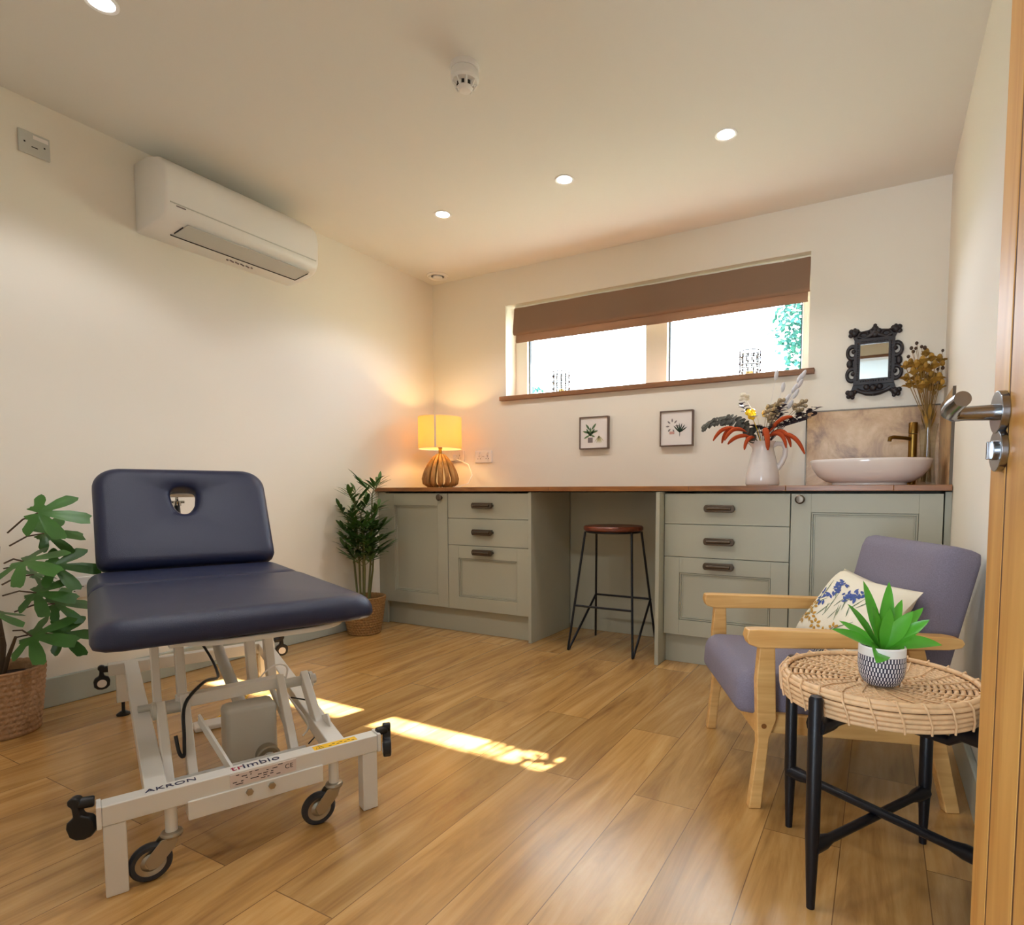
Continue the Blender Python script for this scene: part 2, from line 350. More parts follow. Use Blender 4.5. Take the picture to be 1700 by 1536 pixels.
    def obj(s, name, m, parent=None, bevel=0, smooth=35, sub=0):
        bmesh.ops.recalc_face_normals(s.bm, faces=s.bm.faces[:])
        me = bpy.data.meshes.new(name); s.bm.to_mesh(me); s.bm.free(); o = bpy.data.objects.new(name, me); C.objects.link(o)
        me.materials.append(m)
        if smooth:
            me.polygons.foreach_set('use_smooth', [True] * len(me.polygons)); me.set_sharp_from_angle(angle=radians(smooth))
        if bevel:
            b = o.modifiers.new('bevel', 'BEVEL'); b.width = bevel; b.segments = 2; b.limit_method = 'ANGLE'; b.angle_limit = radians(40); b.harden_normals = True
        if sub:
            q = o.modifiers.new('sub', 'SUBSURF'); q.levels = sub; q.render_levels = sub
        if parent: o.parent = parent
        return o
def thing(name, label, cat, loc=(0, 0, 0), rz=0, group=None):
    o = bpy.data.objects.new(name, None); C.objects.link(o); o.location = loc; o.rotation_euler = (0, 0, rz); o.empty_display_size = 0.05
    return tag(o, label, cat, group)
def tag(o, label, cat, group=None, kind=None):
    o['label'] = label; o['category'] = cat
    if group: o['group'] = group
    if kind: o['kind'] = kind
    return o
def struct(o, label=None, cat=None):
    o['kind'] = 'structure'
    if label: o['label'] = label
    if cat: o['category'] = cat
    return o
def text(name, body, size, m, parent, loc, rot, ext=0.0004, width=1.0):
    cu = bpy.data.curves.new(name, 'FONT'); cu.body = body; cu.size = size; cu.extrude = ext; cu.align_x = 'CENTER'; cu.align_y = 'CENTER'; cu.space_character = 1.05
    tmp = bpy.data.objects.new('lettering_curve', cu); C.objects.link(tmp); bpy.context.view_layer.update()
    me = bpy.data.meshes.new_from_object(tmp.evaluated_get(bpy.context.evaluated_depsgraph_get())); bpy.data.objects.remove(tmp); bpy.data.curves.remove(cu)
    me.materials.clear(); me.materials.append(m); o = bpy.data.objects.new(name, me); C.objects.link(o); o.location = loc; o.rotation_euler = rot; o.scale = (width, 1, 1); o.parent = parent
    return o
def dup(root, loc=None, label=None):
    r = root.copy(); C.objects.link(r)
    if loc: r.location = loc
    if label: r['label'] = label
    for ch in list(root.children):
        c = ch.copy(); C.objects.link(c); c.parent = r
        for g in ch.children:
            d = g.copy(); C.objects.link(d); d.parent = c
    return r

# ================================================================ the room
XL, XR, YF, YB, ZC = -2.95, 0.26, 0.135, 3.50, 2.40
WX0, WX1, WZ0, WZ1 = -2.307, -0.361, 1.512, 2.158   # window opening
struct(G().box(XL - .12, XR + .12, -2.9, YB + .30, -0.1, 0).obj('floor', M['floor'], smooth=0), 'oak plank floor of the room', 'floor')
struct(G().box(XL - .12, XR + .12, YF, YB + .30, ZC, ZC + .15).obj('ceiling', M['ceiling'], smooth=0), 'flat cream painted ceiling with recessed lights', 'ceiling')
struct(G().box(XL - .12, XL, YF - .12, YB, 0, ZC + .1).obj('wall_left', M['wall'], smooth=0), 'cream painted wall carrying the air conditioner', 'wall')
struct(G().box(XR, XR + .12, YF - .12, YB, 0, ZC + .1).obj('wall_right', M['wall'], smooth=0), 'pale painted wall behind the armchair and door', 'wall')
g = G(); g.box(XL - .12, WX0, YB, YB + .3, 0, ZC + .1); g.box(WX1, XR + .12, YB, YB + .3, 0, ZC + .1); g.box(WX0, WX1, YB, YB + .3, 0, WZ0); g.box(WX0, WX1, YB, YB + .3, WZ1, ZC + .1)
struct(g.obj('wall_back', M['wall'], smooth=0), 'cream wall with the long high window above the worktop', 'wall')
DX0, DX1, DZ = -0.66, 0.222, 2.22  # doorway in the front wall
g = G(); g.box(XL - .12, DX0, YF - .12, YF, 0, ZC + .1); g.box(DX1, XR + .12, YF - .12, YF, 0, ZC + .1); g.box(DX0, DX1, YF - .12, YF, DZ, ZC + .1)
struct(g.obj('wall_front', M['wall'], smooth=0), 'cream wall with the doorway beside the open oak door', 'wall')
# skirting with a softened top edge
def skirting(name, x0, x1, y0, y1, label):
    return struct(G().box(x0, x1, y0, y1, 0, 0.12).obj(name, M['skirt'], bevel=0.005), label, 'skirting')
skirting('baseboard_left', XL, XL + .018, YF + .018, 2.918, 'pale sage skirting board along the air conditioner wall')
skirting('baseboard_right', XR - .018, XR, YF, 2.90, 'pale sage skirting board behind the armchair')
skirting('baseboard_front', XL, DX0 - .07, YF, YF + .018, 'pale sage skirting board beside the doorway')
g = G(); g.box(DX0 - .045, DX0, YF, YF + .015, 0, DZ + .03); g.box(DX0 - .0, DX1, YF, YF + .015, DZ, DZ + .03)
struct(g.obj('trim_1', M['sill'], bevel=0.003), 'oak architrave around the doorway', 'architrave')
# the oak sill board below the window
struct(G().box(-2.345, -0.328, 3.47, 3.63, 1.508, 1.538).obj('trim_2', M['sill'], bevel=0.003), 'oak sill board under the high window', 'window sill')
# hallway behind the doorway
HX0, HX1, HY = -1.7, 0.38, -2.8
g = G(); g.box(HX0 - .1, HX0, HY, YF - .12, 0, 2.5); g.box(HX1, HX1 + .1, HY, YF - .12, 0, 2.5)
g.box(HX0 - .1, -1.25, HY - .1, HY, 0, 2.5); g.box(-.05, HX1 + .1, HY - .1, HY, 0, 2.5); g.box(-1.25, -.05, HY - .1, HY, 1.9, 2.5)
struct(g.obj('wall_hall', mat('hall_mirror_tint', (186, 202, 206), .85), smooth=0), 'hallway walls tinted blue-grey for the mirror reflection', 'wall')  # unseen walls, blue-grey put in so the mirror shows pale daylight
struct(G().box(HX0 - .1, HX1 + .1, HY - .1, YF - .12, 2.4, 2.5).obj('ceiling_hall', M['ceiling'], smooth=0), 'cream hallway ceiling behind the doorway', 'ceiling')
w2 = bpy.data.objects.new('hall_fill_window', None); C.objects.link(w2); struct(w2, 'unseen glazing added at the hallway end for daylight fill', 'window')  # glazing added behind the camera to let in bluish fill light
g = G(); g.box(-1.25, -1.19, HY - .08, HY - .02, 0, 1.9); g.box(-.11, -.05, HY - .08, HY - .02, 0, 1.9); g.box(-1.19, -.11, HY - .08, HY - .02, 1.84, 1.9); g.box(-1.19, -.11, HY - .08, HY - .02, 0, .12)
g.obj('window_frame', M['upvc'], w2, bevel=.003); G().box(-1.19, -.11, HY - .055, HY - .045, .12, 1.84).obj('pane', M['glass'], w2, smooth=0)
# window
w1 = bpy.data.objects.new('window_1', None); C.objects.link(w1); struct(w1, 'long two-pane white window high in the back wall', 'window')
g = G(); fy0, fy1 = 3.63, 3.70
g.box(WX0, WX0 + .095, fy0, fy1, WZ0, WZ1); g.box(WX1 - .05, WX1, fy0, fy1, WZ0, WZ1)
g.box(WX0, WX1, fy0, fy1, WZ1 - .08, WZ1); g.box(WX0, WX1, fy0, fy1, WZ0, WZ0 + .05)
g.obj('window_frame', M['upvc'], w1, bevel=.004)
G().box(-1.330, -1.188, fy0 - .012, fy1, WZ0 + .05, WZ1 - .08).obj('mullion', M['upvc'], w1, bevel=.006)
for a, b in ((WX0 + .095, -1.33), (-1.188, WX1 - .05)):
    p_ = G().box(a, b, 3.662, 3.668, WZ0 + .05, WZ1 - .08).obj('pane', M['glass'], w1, smooth=0)
    g = G(); g.box(a, a + .008, 3.655, 3.675, WZ0 + .05, WZ1 - .08); g.box(b - .008, b, 3.655, 3.675, WZ0 + .05, WZ1 - .08); g.obj('gasket', M['black'], w1)
# outside: unseen eave added to narrow the sun strip on the floor, pale ground, foliage
struct(G().box(-3.6, 1.2, YB + .3, 4.22, 2.262, 2.40).obj('sun_limit_eave', M['render_out'], smooth=0), 'unseen eave added above the window to limit the sun', 'eave')
struct(G().box(-30, 30, YB + .3, 50, -.35, -.12).obj('ground', M['grass_out'], smooth=0), 'pale sunlit ground outside', 'ground')

# the open oak door: hinged near the camera, its far edge towards the room
da = radians(6.5); dw = 0.83
dr = bpy.data.objects.new('door_1', None); C.objects.link(dr); struct(dr, 'open oak veneer door with satin steel lever', 'door')
dr.location = (0.126, 0.958, 0); dr.rotation_euler = (0, 0, da)   # local -y runs along the door to its hinge, local x is its thickness
g = G(); cuts = [0, -.062, -.155, -.30, -.45, -.60, -.72, -dw]
for a, b in zip(cuts, cuts[1:]): g.box(0, .035, b + .0034, a - .0034 if a else 0, .008, 2.20)
g.obj('door_panel', M['door'], dr, bevel=.0012)
G().box(.0009, .0341, -dw + .01, -.01, .010, 2.195).obj('groove_shade_core', mat('groove_shade_wood', (96, 58, 28), .7), dr)  # darkened core stands in for the shade inside the plank grooves
hg = G().tube([(0, -.046, .972), (-.009, -.046, .972)], .0262, 32).obj('door_handle', M['steel'], dr, bevel=.001)
hn = G(); hn.tube([(-.008, -.046, .972), (-.040, -.046, .972), (-.053, -.048, .972), (-.059, -.058, .974), (-.060, -.082, .978), (-.058, -.112, .982)], [.0100, .0088, .0098, .0104, .0100, .0092], 20)
hn.obj('lever', M['steel'], hg)
lk = G().tube([(0, -.046, .925), (-.008, -.046, .925)], .0262, 32).obj('lock_rose', M['steel'], dr, bevel=.001)
hn = G(); hn.tube([(-.007, -.046, .925), (-.012, -.046, .925)], .012, 20); hn.box(-.017, -.010, -.048, -.044, .914, .936); hn.obj('thumb_turn', M['steel'], lk, bevel=.001)
g = G(); [g.box(.03, .042, -dw - .004, -dw + .02, z, z + .1) for z in (.2, 1.0, 1.75)]; g.obj('hinge', M['steel'], dr)

# ================================================================ ceiling fittings
def downlight(x, y, label):
    t = thing('ceiling_downlight', label, 'downlight', (x, y, ZC), 0, 'recessed ceiling downlights')
    G().lathe([(.036, -.002), (.046, -.004), (.048, 0), (.036, .004)], seg=40, caps=False).obj('bezel', M['plastic'], t)
    G().lathe([(.001, -.0015), (.036, -.0015), (.036, .004), (.001, .004)], seg=32).obj('lens', M['led'], t)
    d = bpy.data.lights.new('downlight_lamp', 'SPOT'); d.energy = 10 if y > 2 else 13; d.color = (.98, .98, 1.0); d.spot_size = radians(124); d.spot_blend = .35; d.shadow_soft_size = .035
    o = bpy.data.objects.new('downlight_lamp', d); C.objects.link(o); o.location = (0, 0, -.02); o.parent = t
    return t
downlight(-2.157, 2.652, 'leftmost of the three lit downlights nearest the window')
downlight(-1.400, 2.651, 'middle lit downlight in the row nearest the window')
downlight(-0.624, 2.658, 'lit downlight nearest the right wall, largest of its row')
downlight(-2.179, 1.030, 'lit downlight at the very top edge left of the smoke detector')
downlight(-1.400, 1.030, 'ceiling downlight above the foot end of the treatment couch')
downlight(-0.624, 1.030, 'ceiling downlight nearest the doorway and oak door')
t = thing('smoke_detector', 'white domed smoke detector on the ceiling', 'smoke detector', (-1.352, 1.795, ZC))
G().lathe([(.05, 0), (.052, -.012), (.050, -.020), (.001, -.020)], seg=40).obj('base', M['plastic'], t)
g = G(); g.lathe([(.046, -.020), (.050, -.026), (.050, -.050), (.044, -.058), (.028, -.061), (.028, -.078), (.020, -.088), (.001, -.090)], seg=40); g.obj('cap', M['plastic'], t)
g = G()
for k in range(8):
    a = 2 * pi * k / 8; g.tube([(cos(a) * .0285, sin(a) * .0285, -.062), (cos(a) * .043, sin(a) * .043, -.060), (cos(a) * .030, sin(a) * .030, -.080)], .0035, 6)
g.obj('cage', M['plastic'], t)
g = G()
for k in range(8):
    a = 2 * pi * (k + .5) / 8; g.box(-.005, .005, .0275, .0295, -.076, -.063, Matrix.Rotation(a, 4, 'Z'))
g.obj('slots', M['slot'], t)
t = thing('air_valve', 'round white air valve in the ceiling corner', 'air vent', (-2.785, 3.36, ZC))
G().lathe([(.075, 0), (.075, -.006), (.066, -.014), (.045, -.008), (.045, 0)], seg=40).obj('rim', M['plastic'], t)
G().lathe([(.034, -.004), (.034, -.016), (.026, -.024), (.001, -.026)], seg=32).obj('cap', M['plastic'], t)

# ================================================================ wall fittings on the left wall
t = thing('air_conditioner', 'white wall-mounted air conditioner under the ceiling', 'air conditioner', (XL, 1.49, 2.03))
W_ = .79
prof = [(0, 0), (0, .30), (.10, .305), (.19, .285), (.232, .24), (.242, .19), (.24, .075), (.228, .045), (.20, .022), (.10, .004)]
g = G(); n_ = len(prof)
def ac_ring(y, k): return [Vector((max(0, .12 + (p[0] - .12) * k) if k < 1 else p[0], y, .15 + (p[1] - .15) * k)) for p in prof]
g.rings([ac_ring(0, .93), ac_ring(.006, .985), ac_ring(.018, 1), ac_ring(W_ - .018, 1), ac_ring(W_ - .006, .985), ac_ring(W_, .93)])
g.obj('body', M['plastic'], t, smooth=50)
g = G(); g.box(.237, .2435, .02, W_ - .02, .088, .092); g.obj('panel_seam', M['plastic_grey'], t)
fl = G().box(0, .118, .10, W_ - .05, -.003, .003, Matrix.Translation((.108, 0, .006)) @ Matrix.Rotation(radians(-9), 4, 'Y')).obj('outlet_flap', M['plastic_grey'], t, bevel=.002)
g = G(); mxf = Matrix.Translation((.108, 0, .004)) @ Matrix.Rotation(radians(-9), 4, 'Y')
g.box(-.004, .0, .09, W_ - .05, -.003, .001, mxf); g.box(0, .105, W_ - .052, W_ - .048, -.003, .001, mxf); g.box(.02, .09, .094, .097, -.003, .001, mxf); g.obj('outlet_slot', M['slot'], t)
g = G(); g.box(.2415, .2435, .045, .085, .078, .083); g.obj('badge', M['ink_grey'], t)
g = G(); [g.box(.060 + .006 * (k % 2), .063 + .006 * (k % 2), .38 + k * .014, .39 + k * .014, -.004, .0045) for k in range(10)]; g.obj('fine_print', M['ink_grey'], t)

def socket(name, label, loc, rz, plugged=False):
    t = thing(name, label, 'socket', loc, rz, None)   # local x across, -y out from the wall
    G().box(-.073, .073, -.009, 0, -.043, .043).obj('plate', M['plastic'], t, bevel=.003)
    for sx in (-.036, .036): G().box(sx - .008, sx + .008, -.0125, -.008, .018, .034).obj('rocker_switch', M['plastic'], t, bevel=.001)
    g = G()
    for sx in (-.036, .036):
        g.box(sx - .002, sx + .002, -.0095, -.0085, .0, .009)
        for q in (-.011, .011): g.box(sx + q - .003, sx + q + .003, -.0095, -.0085, -.016, -.012)
    g.box(-.009, .009, -.0095, -.0085, .001, .004)
    g.obj('pin_holes', M['slot'], t)
    return t
s1 = socket('wall_socket', 'white double socket between the lamp and the first picture', (-2.498, YB, 1.128), 0)
s2 = socket('wall_socket', 'white double socket close behind the table lamp, plug in it', (-2.745, YB, 1.138), 0)
s3 = socket('wall_socket', 'white double socket low on the left wall between fig and couch', (XL, 1.215, .475), radians(90))
g = G().box(.02, .056, -.045, -.009, -.026, .014).obj('adaptor_plug', M['plastic'], s3, bevel=.004)
t = thing('fused_switch', 'white spur plate high on the left wall near the ceiling', 'switch plate', (XL, 1.134, 2.229), radians(90))
G().box(-.05, .05, -.010, 0, -.043, .043).obj('plate', M['plastic_grey'], t, bevel=.003)
for q in (-.034, .029): G().box(q, q + .005, -.0115, -.0095, -.003, .003).obj('screw', M['slot'], t)
G().box(-.01, .01, -.0112, -.0095, -.013, -.010).obj('fuse_slot', M['slot'], t)
G().box(-.004, .044, -.0108, -.0095, .020, .034).obj('label', M['paper'], t)

# ================================================================ kitchen run
FY = 2.908            # front plane of doors
def shaker(g, x0, x1, z0, z1, fr=.078, y=FY, rails=True):
    """frame, stepped moulding and recessed field of a shaker front"""
    if not rails:
        g.box(x0, x1, y, y + .020, z0, z1); return
    g.box(x0, x0 + fr, y, y + .020, z0, z1); g.box(x1 - fr, x1, y, y + .020, z0, z1)
    g.box(x0 + fr, x1 - fr, y, y + .020, z0, z0 + fr); g.box(x0 + fr, x1 - fr, y, y + .020, z1 - fr, z1)
    g.box(x0 + fr, x1 - fr, y + .013, y + .019, z0 + fr, z1 - fr)
    for k, (d, e) in enumerate(((.0022, .003), (.0104, .0085))):
        a, b, c, dd = x0 + fr + d, x1 - fr - d, z0 + fr + d, z1 - fr - d; w = .006
        g.box(a, a + w, y + e, y + .014, c, dd); g.box(b - w, b, y + e, y + .014, c, dd); g.box(a + w, b - w, y + e, y + .014, c, c + w); g.box(a + w, b - w, y + e, y + .014, dd - w, dd)
def handle_bar(x, z, parent, w=.148):
    g = G(); y = FY
    for s_ in (-1, 1): g.tube([(x + s_ * w * .43, y, z), (x + s_ * w * .43, y - .022, z)], .008, 12)
    n = 20; ring = []
    for i in range(n):
        a = 2 * pi * i / n; cx_ = (w / 2 - .013) * (1 if cos(a) >= 0 else -1); ring.append((cx_ + cos(a) * .013, sin(a) * .0180))
    mx = Matrix.Translation((x, y - .032, z)) @ Matrix.Rotation(radians(-90), 4, 'X')
    g.prism(ring, .012, mx)
    g.box(x - w / 2 + .008, x + w / 2 - .008, y - .024, y - .003, z + .010, z + .016)
    g.tube([(x - w / 2 + .016, y - .033, z), (x + w / 2 - .016, y - .033, z)], .0085, 14)
    return g.obj('handle', M['bronze'], parent, bevel=.003)
def knob(x, z, parent):
    g = G(); mx = Matrix.Translation((x, FY, z)) @ Matrix.Rotation(radians(90), 4, 'X')
    g.lathe([(.012, 0), (.009, .008), (.009, .014), (.019, .019), (.021, .026), (.015, .031), (.001, .032)], seg=24, mx=mx); return g.obj('knob', M['bronze'], parent)
def carcass(t, x0, x1):
    G().box(x0, x1, FY + .021, 3.385, .15, .868).obj('carcass', M['sage'], t)
def door_unit(x0, x1, label, kx, fr=.078):
    t = thing('base_cabinet', label, 'cabinet'); carcass(t, x0, x1)
    g = G(); shaker(g, x0 + .0015, x1 - .0015, .152, .868, fr); d = g.obj('cabinet_door', M['sage'], t, bevel=.0012); knob(kx, .842, d); return t
def drawer_unit(x0, x1, label):
    t = thing('drawer_cabinet', label, 'cabinet'); carcass(t, x0, x1); xm = (x0 + x1) / 2
    for z0, z1, hz, rl in ((.716, .868, .795, False), (.551, .713, .634, False), (.152, .548, .512, True)):
        g = G(); shaker(g, x0 + .0015, x1 - .0015, z0, z1, .078, rails=rl); d = g.obj('drawer', M['sage'], t, bevel=.0012); handle_bar(xm - .02, hz, d)
    return t
door_unit(-2.88, -2.354, 'sage cabinet with a single panelled door behind the palm', -2.405)
drawer_unit(-2.352, -1.766, 'sage three-drawer unit on the left of the knee space')
drawer_unit(-.958, -.360, 'sage three-drawer unit on the right of the knee space')
door_unit(-.358, .232, 'sage cabinet with a wide panelled door below the basin', -.318, .085)
def panel(name, label, *b): return tag(G().box(*b).obj(name, M['sage'], bevel=.0015), label, 'panel')
panel('end_panel', 'tall sage end panel on the left side of the knee space', -1.765, -1.745, 2.900, 3.385, 0, .875)
panel('end_panel', 'tall sage end panel on the right side of the knee space', -.980, -.960, 2.835, 3.385, 0, .875)
panel('filler_panel', 'narrow sage filler strip between basin cabinet and right wall', .236, XR, FY + .012, FY + .030, 0, .875)
panel('filler_panel', 'narrow sage filler strip by the left wall behind the palm', XL, -2.882, FY + .012, FY + .030, 0, .875)
panel('back_panel', 'sage back panel closing the knee space behind the stool', -1.745, -.980, 3.388, 3.40, .0, .875)
for x0, x1, l in ((-2.948, -1.766, 'left pair of cabinets'), (-.959, .235, 'right pair of cabinets')):
    tag(G().box(x0, x1, FY + .045, FY + .063, 0, .148).obj('plinth', M['sage'], bevel=.001), 'sage plinth board under the ' + l, 'plinth')
g = G(); xs = [-2.948, -2.35, -1.62, -.83, -.38, .05, XR - .003]
for i in range(6): g.box(xs[i], xs[i + 1] - .0006, 2.885, YB, .880, .905)
tag(g.obj('worktop', M['worktop'], bevel=.002), 'long narrow oiled oak worktop running wall to wall', 'worktop')
# splashbacks
tag(G().box(-.357, .248, 3.488, YB, .905, 1.302).obj('splashback_tile', M['stone'], bevel=.001), 'beige stone splashback behind the basin under the mirror', 'splashback')
tag(G().box(.248, XR, 2.955, 3.488, .905, 1.302).obj('splashback_tile', M['stone'], bevel=.001), 'beige stone splashback on the side wall by the vase', 'splashback')
g = G(); g.box(-.364, -.357, 3.487, YB, .905, 1.309); g.box(-.364, .248, 3.487, YB, 1.302, 1.309); g.box(.249, XR, 2.937, 2.955, .905, 1.309); g.box(.252, XR, 2.955, 3.487, 1.302, 1.309)
struct(g.obj('trim_3', M['bronze']), 'dark metal edge strip round the splashback', 'edge strip')

# ================================================================ roman blind
t = thing('roman_blind', 'taupe linen roman blind folded up in the window', 'blind', (-1.31, 3.53, 2.14))
def fold_sheet(x0, x1, prof, thick=.0035):
    g = G(); n = 40
    rows = []
    for i in range(n + 1):
        x = x0 + (x1 - x0) * i / n; wv = .0025 * sin(i * .9) + .002 * sin(i * .37)
        rows.append([Vector((x, y + wv * (1 - k / len(prof)), z - .006 * sin(pi * i / n) * (k / len(prof)))) for k, (y, z) in enumerate(prof)] + [Vector((x, y + thick + wv * (1 - k / len(prof)), z - .006 * sin(pi * i / n) * (k / len(prof)))) for k, (y, z) in reversed(list(enumerate(prof)))])
    g.rings(rows); return g
fold_sheet(-.945, .945, [(0, .0), (-.006, -.06), (-.016, -.12), (-.022, -.165), (-.016, -.180), (-.004, -.184), (.004, -.176)]).obj('front_fold', M['blind'], t, smooth=60)
fold_sheet(-.93, .935, [(.012, -.02), (.008, -.12), (.0, -.19), (-.006, -.226), (0, -.236), (.010, -.230)]).obj('rear_fold', M['blind'], t, smooth=60)
G().box(-.94, .94, .004, .034, -.012, .010).obj('headrail', M['upvc'], t)

# ================================================================ pictures
def picture(x0, x1, z0, z1, label, kind):
    t = thing('framed_print', label, 'picture', ((x0 + x1) / 2, YB, (z0 + z1) / 2)); w, h = (x1 - x0) / 2, (z1 - z0) / 2; f = .007
    g = G(); g.box(-w, -w + f, -.03, 0, -h, h); g.box(w - f, w, -.03, 0, -h, h); g.box(-w + f, w - f, -.03, 0, -h, -h + f); g.box(-w + f, w - f, -.03, 0, h - f, h)
    g.obj('frame', M['frame'], t, bevel=.001)
    p = G().box(-w + f, w - f, -.022, -.002, -h + f, h - f).obj('print_paper', M['paper'], t)
    up = (0, -1, 0); y = -.0225
    def lf(mn, items, name):
        g = G()
        for (x, z, a, L, ww) in items: g.leaf((x, y - .0005, z), (cos(a), 0, sin(a)), up, L, ww, 0, 5, 0)
        g.obj(name, M[mn], p, smooth=0)
    if kind == 0:
        lf('ink_green', [(-.025, -.02, a, .055, .016) for a in (1.0, 2.1, 1.55)] + [(-.03, .0, 2.9, .05, .014), (-.02, .0, .25, .05, .014), (-.03, -.015, 3.6, .045, .012), (-.02, -.015, 5.9, .03, .010), (-.03, .02, 2.2, .045, .014), (-.015, .02, .9, .05, .014)], 'leaf_drawing')
        lf('ink_sand', [(.035, -.02, a, .05, .006) for a in (-1.9, -1.7, -1.5, -1.3, -1.1, -.8, -2.2)], 'trailing_plant_drawing')
        G().box(-.042, -.008, y - .0006, y, -.062, -.030).obj('pot_drawing', M['ink_grey'], p)
    else:
        lf('ink_dark', [(.02, -.025, a, .055, .008) for a in (.6, .95, 1.3, 1.6, 1.95, 2.3)] + [(.02, -.05, 1.5, .03, .004)], 'spiky_plant_drawing')
        lf('ink_grey', [(-.025 + .018 * cos(a), .015 + .022 * sin(a), a, .022, .009) for a in (0, .8, 1.6, 2.4, 3.2, 4, 5)], 'pale_plant_drawing')
        G().box(-.042, -.012, y - .0006, y, -.034, -.018).obj('pot_drawing', M['ink_pink'], p)
picture(-1.723, -1.520, 1.152, 1.358, 'small square framed print of a green leafy pot plant', 0)
picture(-1.181, -.978, 1.150, 1.361, 'small square framed print with a pink pot, nearest the jug', 1)

# ================================================================ carved mirror
t = thing('carved_mirror', 'small wall mirror in an ornate black carved frame', 'mirror', (-.048, YB, 1.545))
g = G(); w, h = .064, .088
g.box(-w - .028, -w, -.022, 0, -h - .028, h + .028); g.box(w, w + .028, -.022, 0, -h - .028, h + .028); g.box(-w, w, -.022, 0, h, h + .028); g.box(-w, w, -.022, 0, -h - .028, -h)
for i in range(-8, 9):
    for s_ in (-1, 1): g.ball((s_ * (w + .011), -.024, i * .0115), .004, seg=6)
for i in range(-5, 6):
    for s_ in (-1, 1): g.ball((i * .0115, -.024, s_ * (h + .011)), .004, seg=6)
for sx in (-1, 1):
    for sz, cz in ((1, .052), (-1, -.062)):
        g.torus((sx * .100, -.012, cz), .023, .0085, 24, 8, 'y', 1.35, a0=(-2.2 if sx > 0 else pi - 2.2 + 4.4 - 4.4), a1=(2.2 if sx > 0 else pi + 2.2))
        g.ball((sx * .094, -.016, cz + .004), .0115, seg=10)
    g.ball((sx * .112, -.012, -.005), .015, (1, .7, 1.5), 10)
    for (cx_, cz_, r_) in ((.094, .150, .019), (.108, .160, .013), (.082, .158, .013), (.110, .140, .012), (.092, .168, .009), (.100, -.160, .020), (.116, -.152, .013), (.086, -.152, .012), (.112, -.172, .012), (.094, -.178, .010)):
        g.ball((sx * cx_, -.012, cz_), r_, (1, .8, 1), 10)
    g.torus((sx * .052, -.012, .134), .022, .008, 20, 8, 'y', .75, a0=.1, a1=pi + .3)
    g.tube([(sx * .078, -.012, -.140), (sx * .055, -.012, -.152), (sx * .03, -.012, -.160), (0, -.012, -.162)], [.012, .010, .013, .015], 8)
    g.tube([(sx * .075, -.012, .130), (sx * .05, -.012, .118), (sx * .02, -.012, .130), (0, -.012, .150)], [.010, .008, .012, .014], 8)
for (cx_, cz_, r_) in ((0, .162, .017), (0, .180, .009), (-.016, .150, .015), (.016, .150, .015), (0, .135, .02), (0, -.135, .018), (-.03, -.130, .015), (.03, -.130, .015)):
    g.ball((cx_, -.012, cz_), r_, (1, .8, 1), 10)
for sx in (-1, 1):
    g.prism([(sx * .06, .116), (sx * .06, -.116), (sx * .088, -.112), (sx * .093, -.085), (sx * .089, -.05), (sx * .094, -.03), (sx * .110, 0), (sx * .094, .03), (sx * .088, .05), (sx * .092, .08), (sx * .088, .112)], .010, Matrix.Rotation(radians(90), 4, 'X'))
g.prism([(-.092, .112), (-.105, .145), (-.088, .168), (-.062, .156), (-.03, .160), (0, .176), (.03, .160), (.062, .156), (.088, .168), (.105, .145), (.092, .112)], .010, Matrix.Rotation(radians(90), 4, 'X'))
g.prism([(-.092, -.112), (-.105, -.15), (-.088, -.165), (-.06, -.148), (-.03, -.160), (0, -.168), (.03, -.160), (.06, -.148), (.088, -.165), (.105, -.15), (.092, -.112)], .010, Matrix.Rotation(radians(90), 4, 'X'))
g.obj('carved_frame', M['blackwood'], t, smooth=50)
G().box(-w, w, -.012, -.006, -h, h).obj('mirror_glass', M['mirror'], t, smooth=0)

# ================================================================ basin, tap, vase
t = thing('washbasin', 'oval white countertop basin in front of the stone splashback', 'basin', (-.05, 3.19, .905))
a_, b_ = .258, .165
def bring(k, z, kk=None): return [Vector((cos(2 * pi * i / 64) * a_ * k, sin(2 * pi * i / 64) * (b_ if kk is None else kk) * k, z)) for i in range(64)]
g = G(); g.rings([bring(.60, 0), bring(.62, .004), bring(.61, .012), bring(.72, .020), bring(.86, .045), bring(.955, .080), bring(.99, .108), bring(1.0, .118), bring(.985, .124), bring(.965, .122), bring(.95, .108), bring(.86, .065), bring(.6, .030), bring(.15, .022)])
g.obj('bowl', M['ceramic'], t, smooth=60); G().lathe([(.02, .024), (.02, .030), (.001, .032)], seg=24).obj('waste_cap', M['brass'], t)
t = thing('basin_tap', 'tall aged brass mono tap behind the basin', 'tap', (.132, 3.40, .905))
G().lathe([(.026, 0), (.026, .006), (.019, .008), (.019, .252), (.001, .252)], seg=28).obj('body', M['brass'], t, bevel=.001)
G().lathe([(.020, .255), (.020, .306), (.018, .309), (.001, .309)], seg=28).obj('lever_cap', M['brass'], t)
G().tube([(0, 0, .228), (-.03, -.03, .232), (-.085, -.085, .235), (-.098, -.098, .230), (-.100, -.100, .214)], [.009, .009, .009, .0095, .009], 14).obj('spout', M['brass'], t)
t = thing('glass_vase', 'tall clear glass vase in the worktop corner by the tap', 'vase', (.192, 3.36, .905))
G().lathe([(.001, .0), (.036, 0), (.040, .004), (.034, .06), (.031, .16), (.036, .24), (.044, .295), (.0415, .295), (.0335, .24), (.0285, .16), (.0315, .06), (.034, .014), (.001, .012)], seg=36, caps=False).obj('vessel', M['vaseglass'], t)
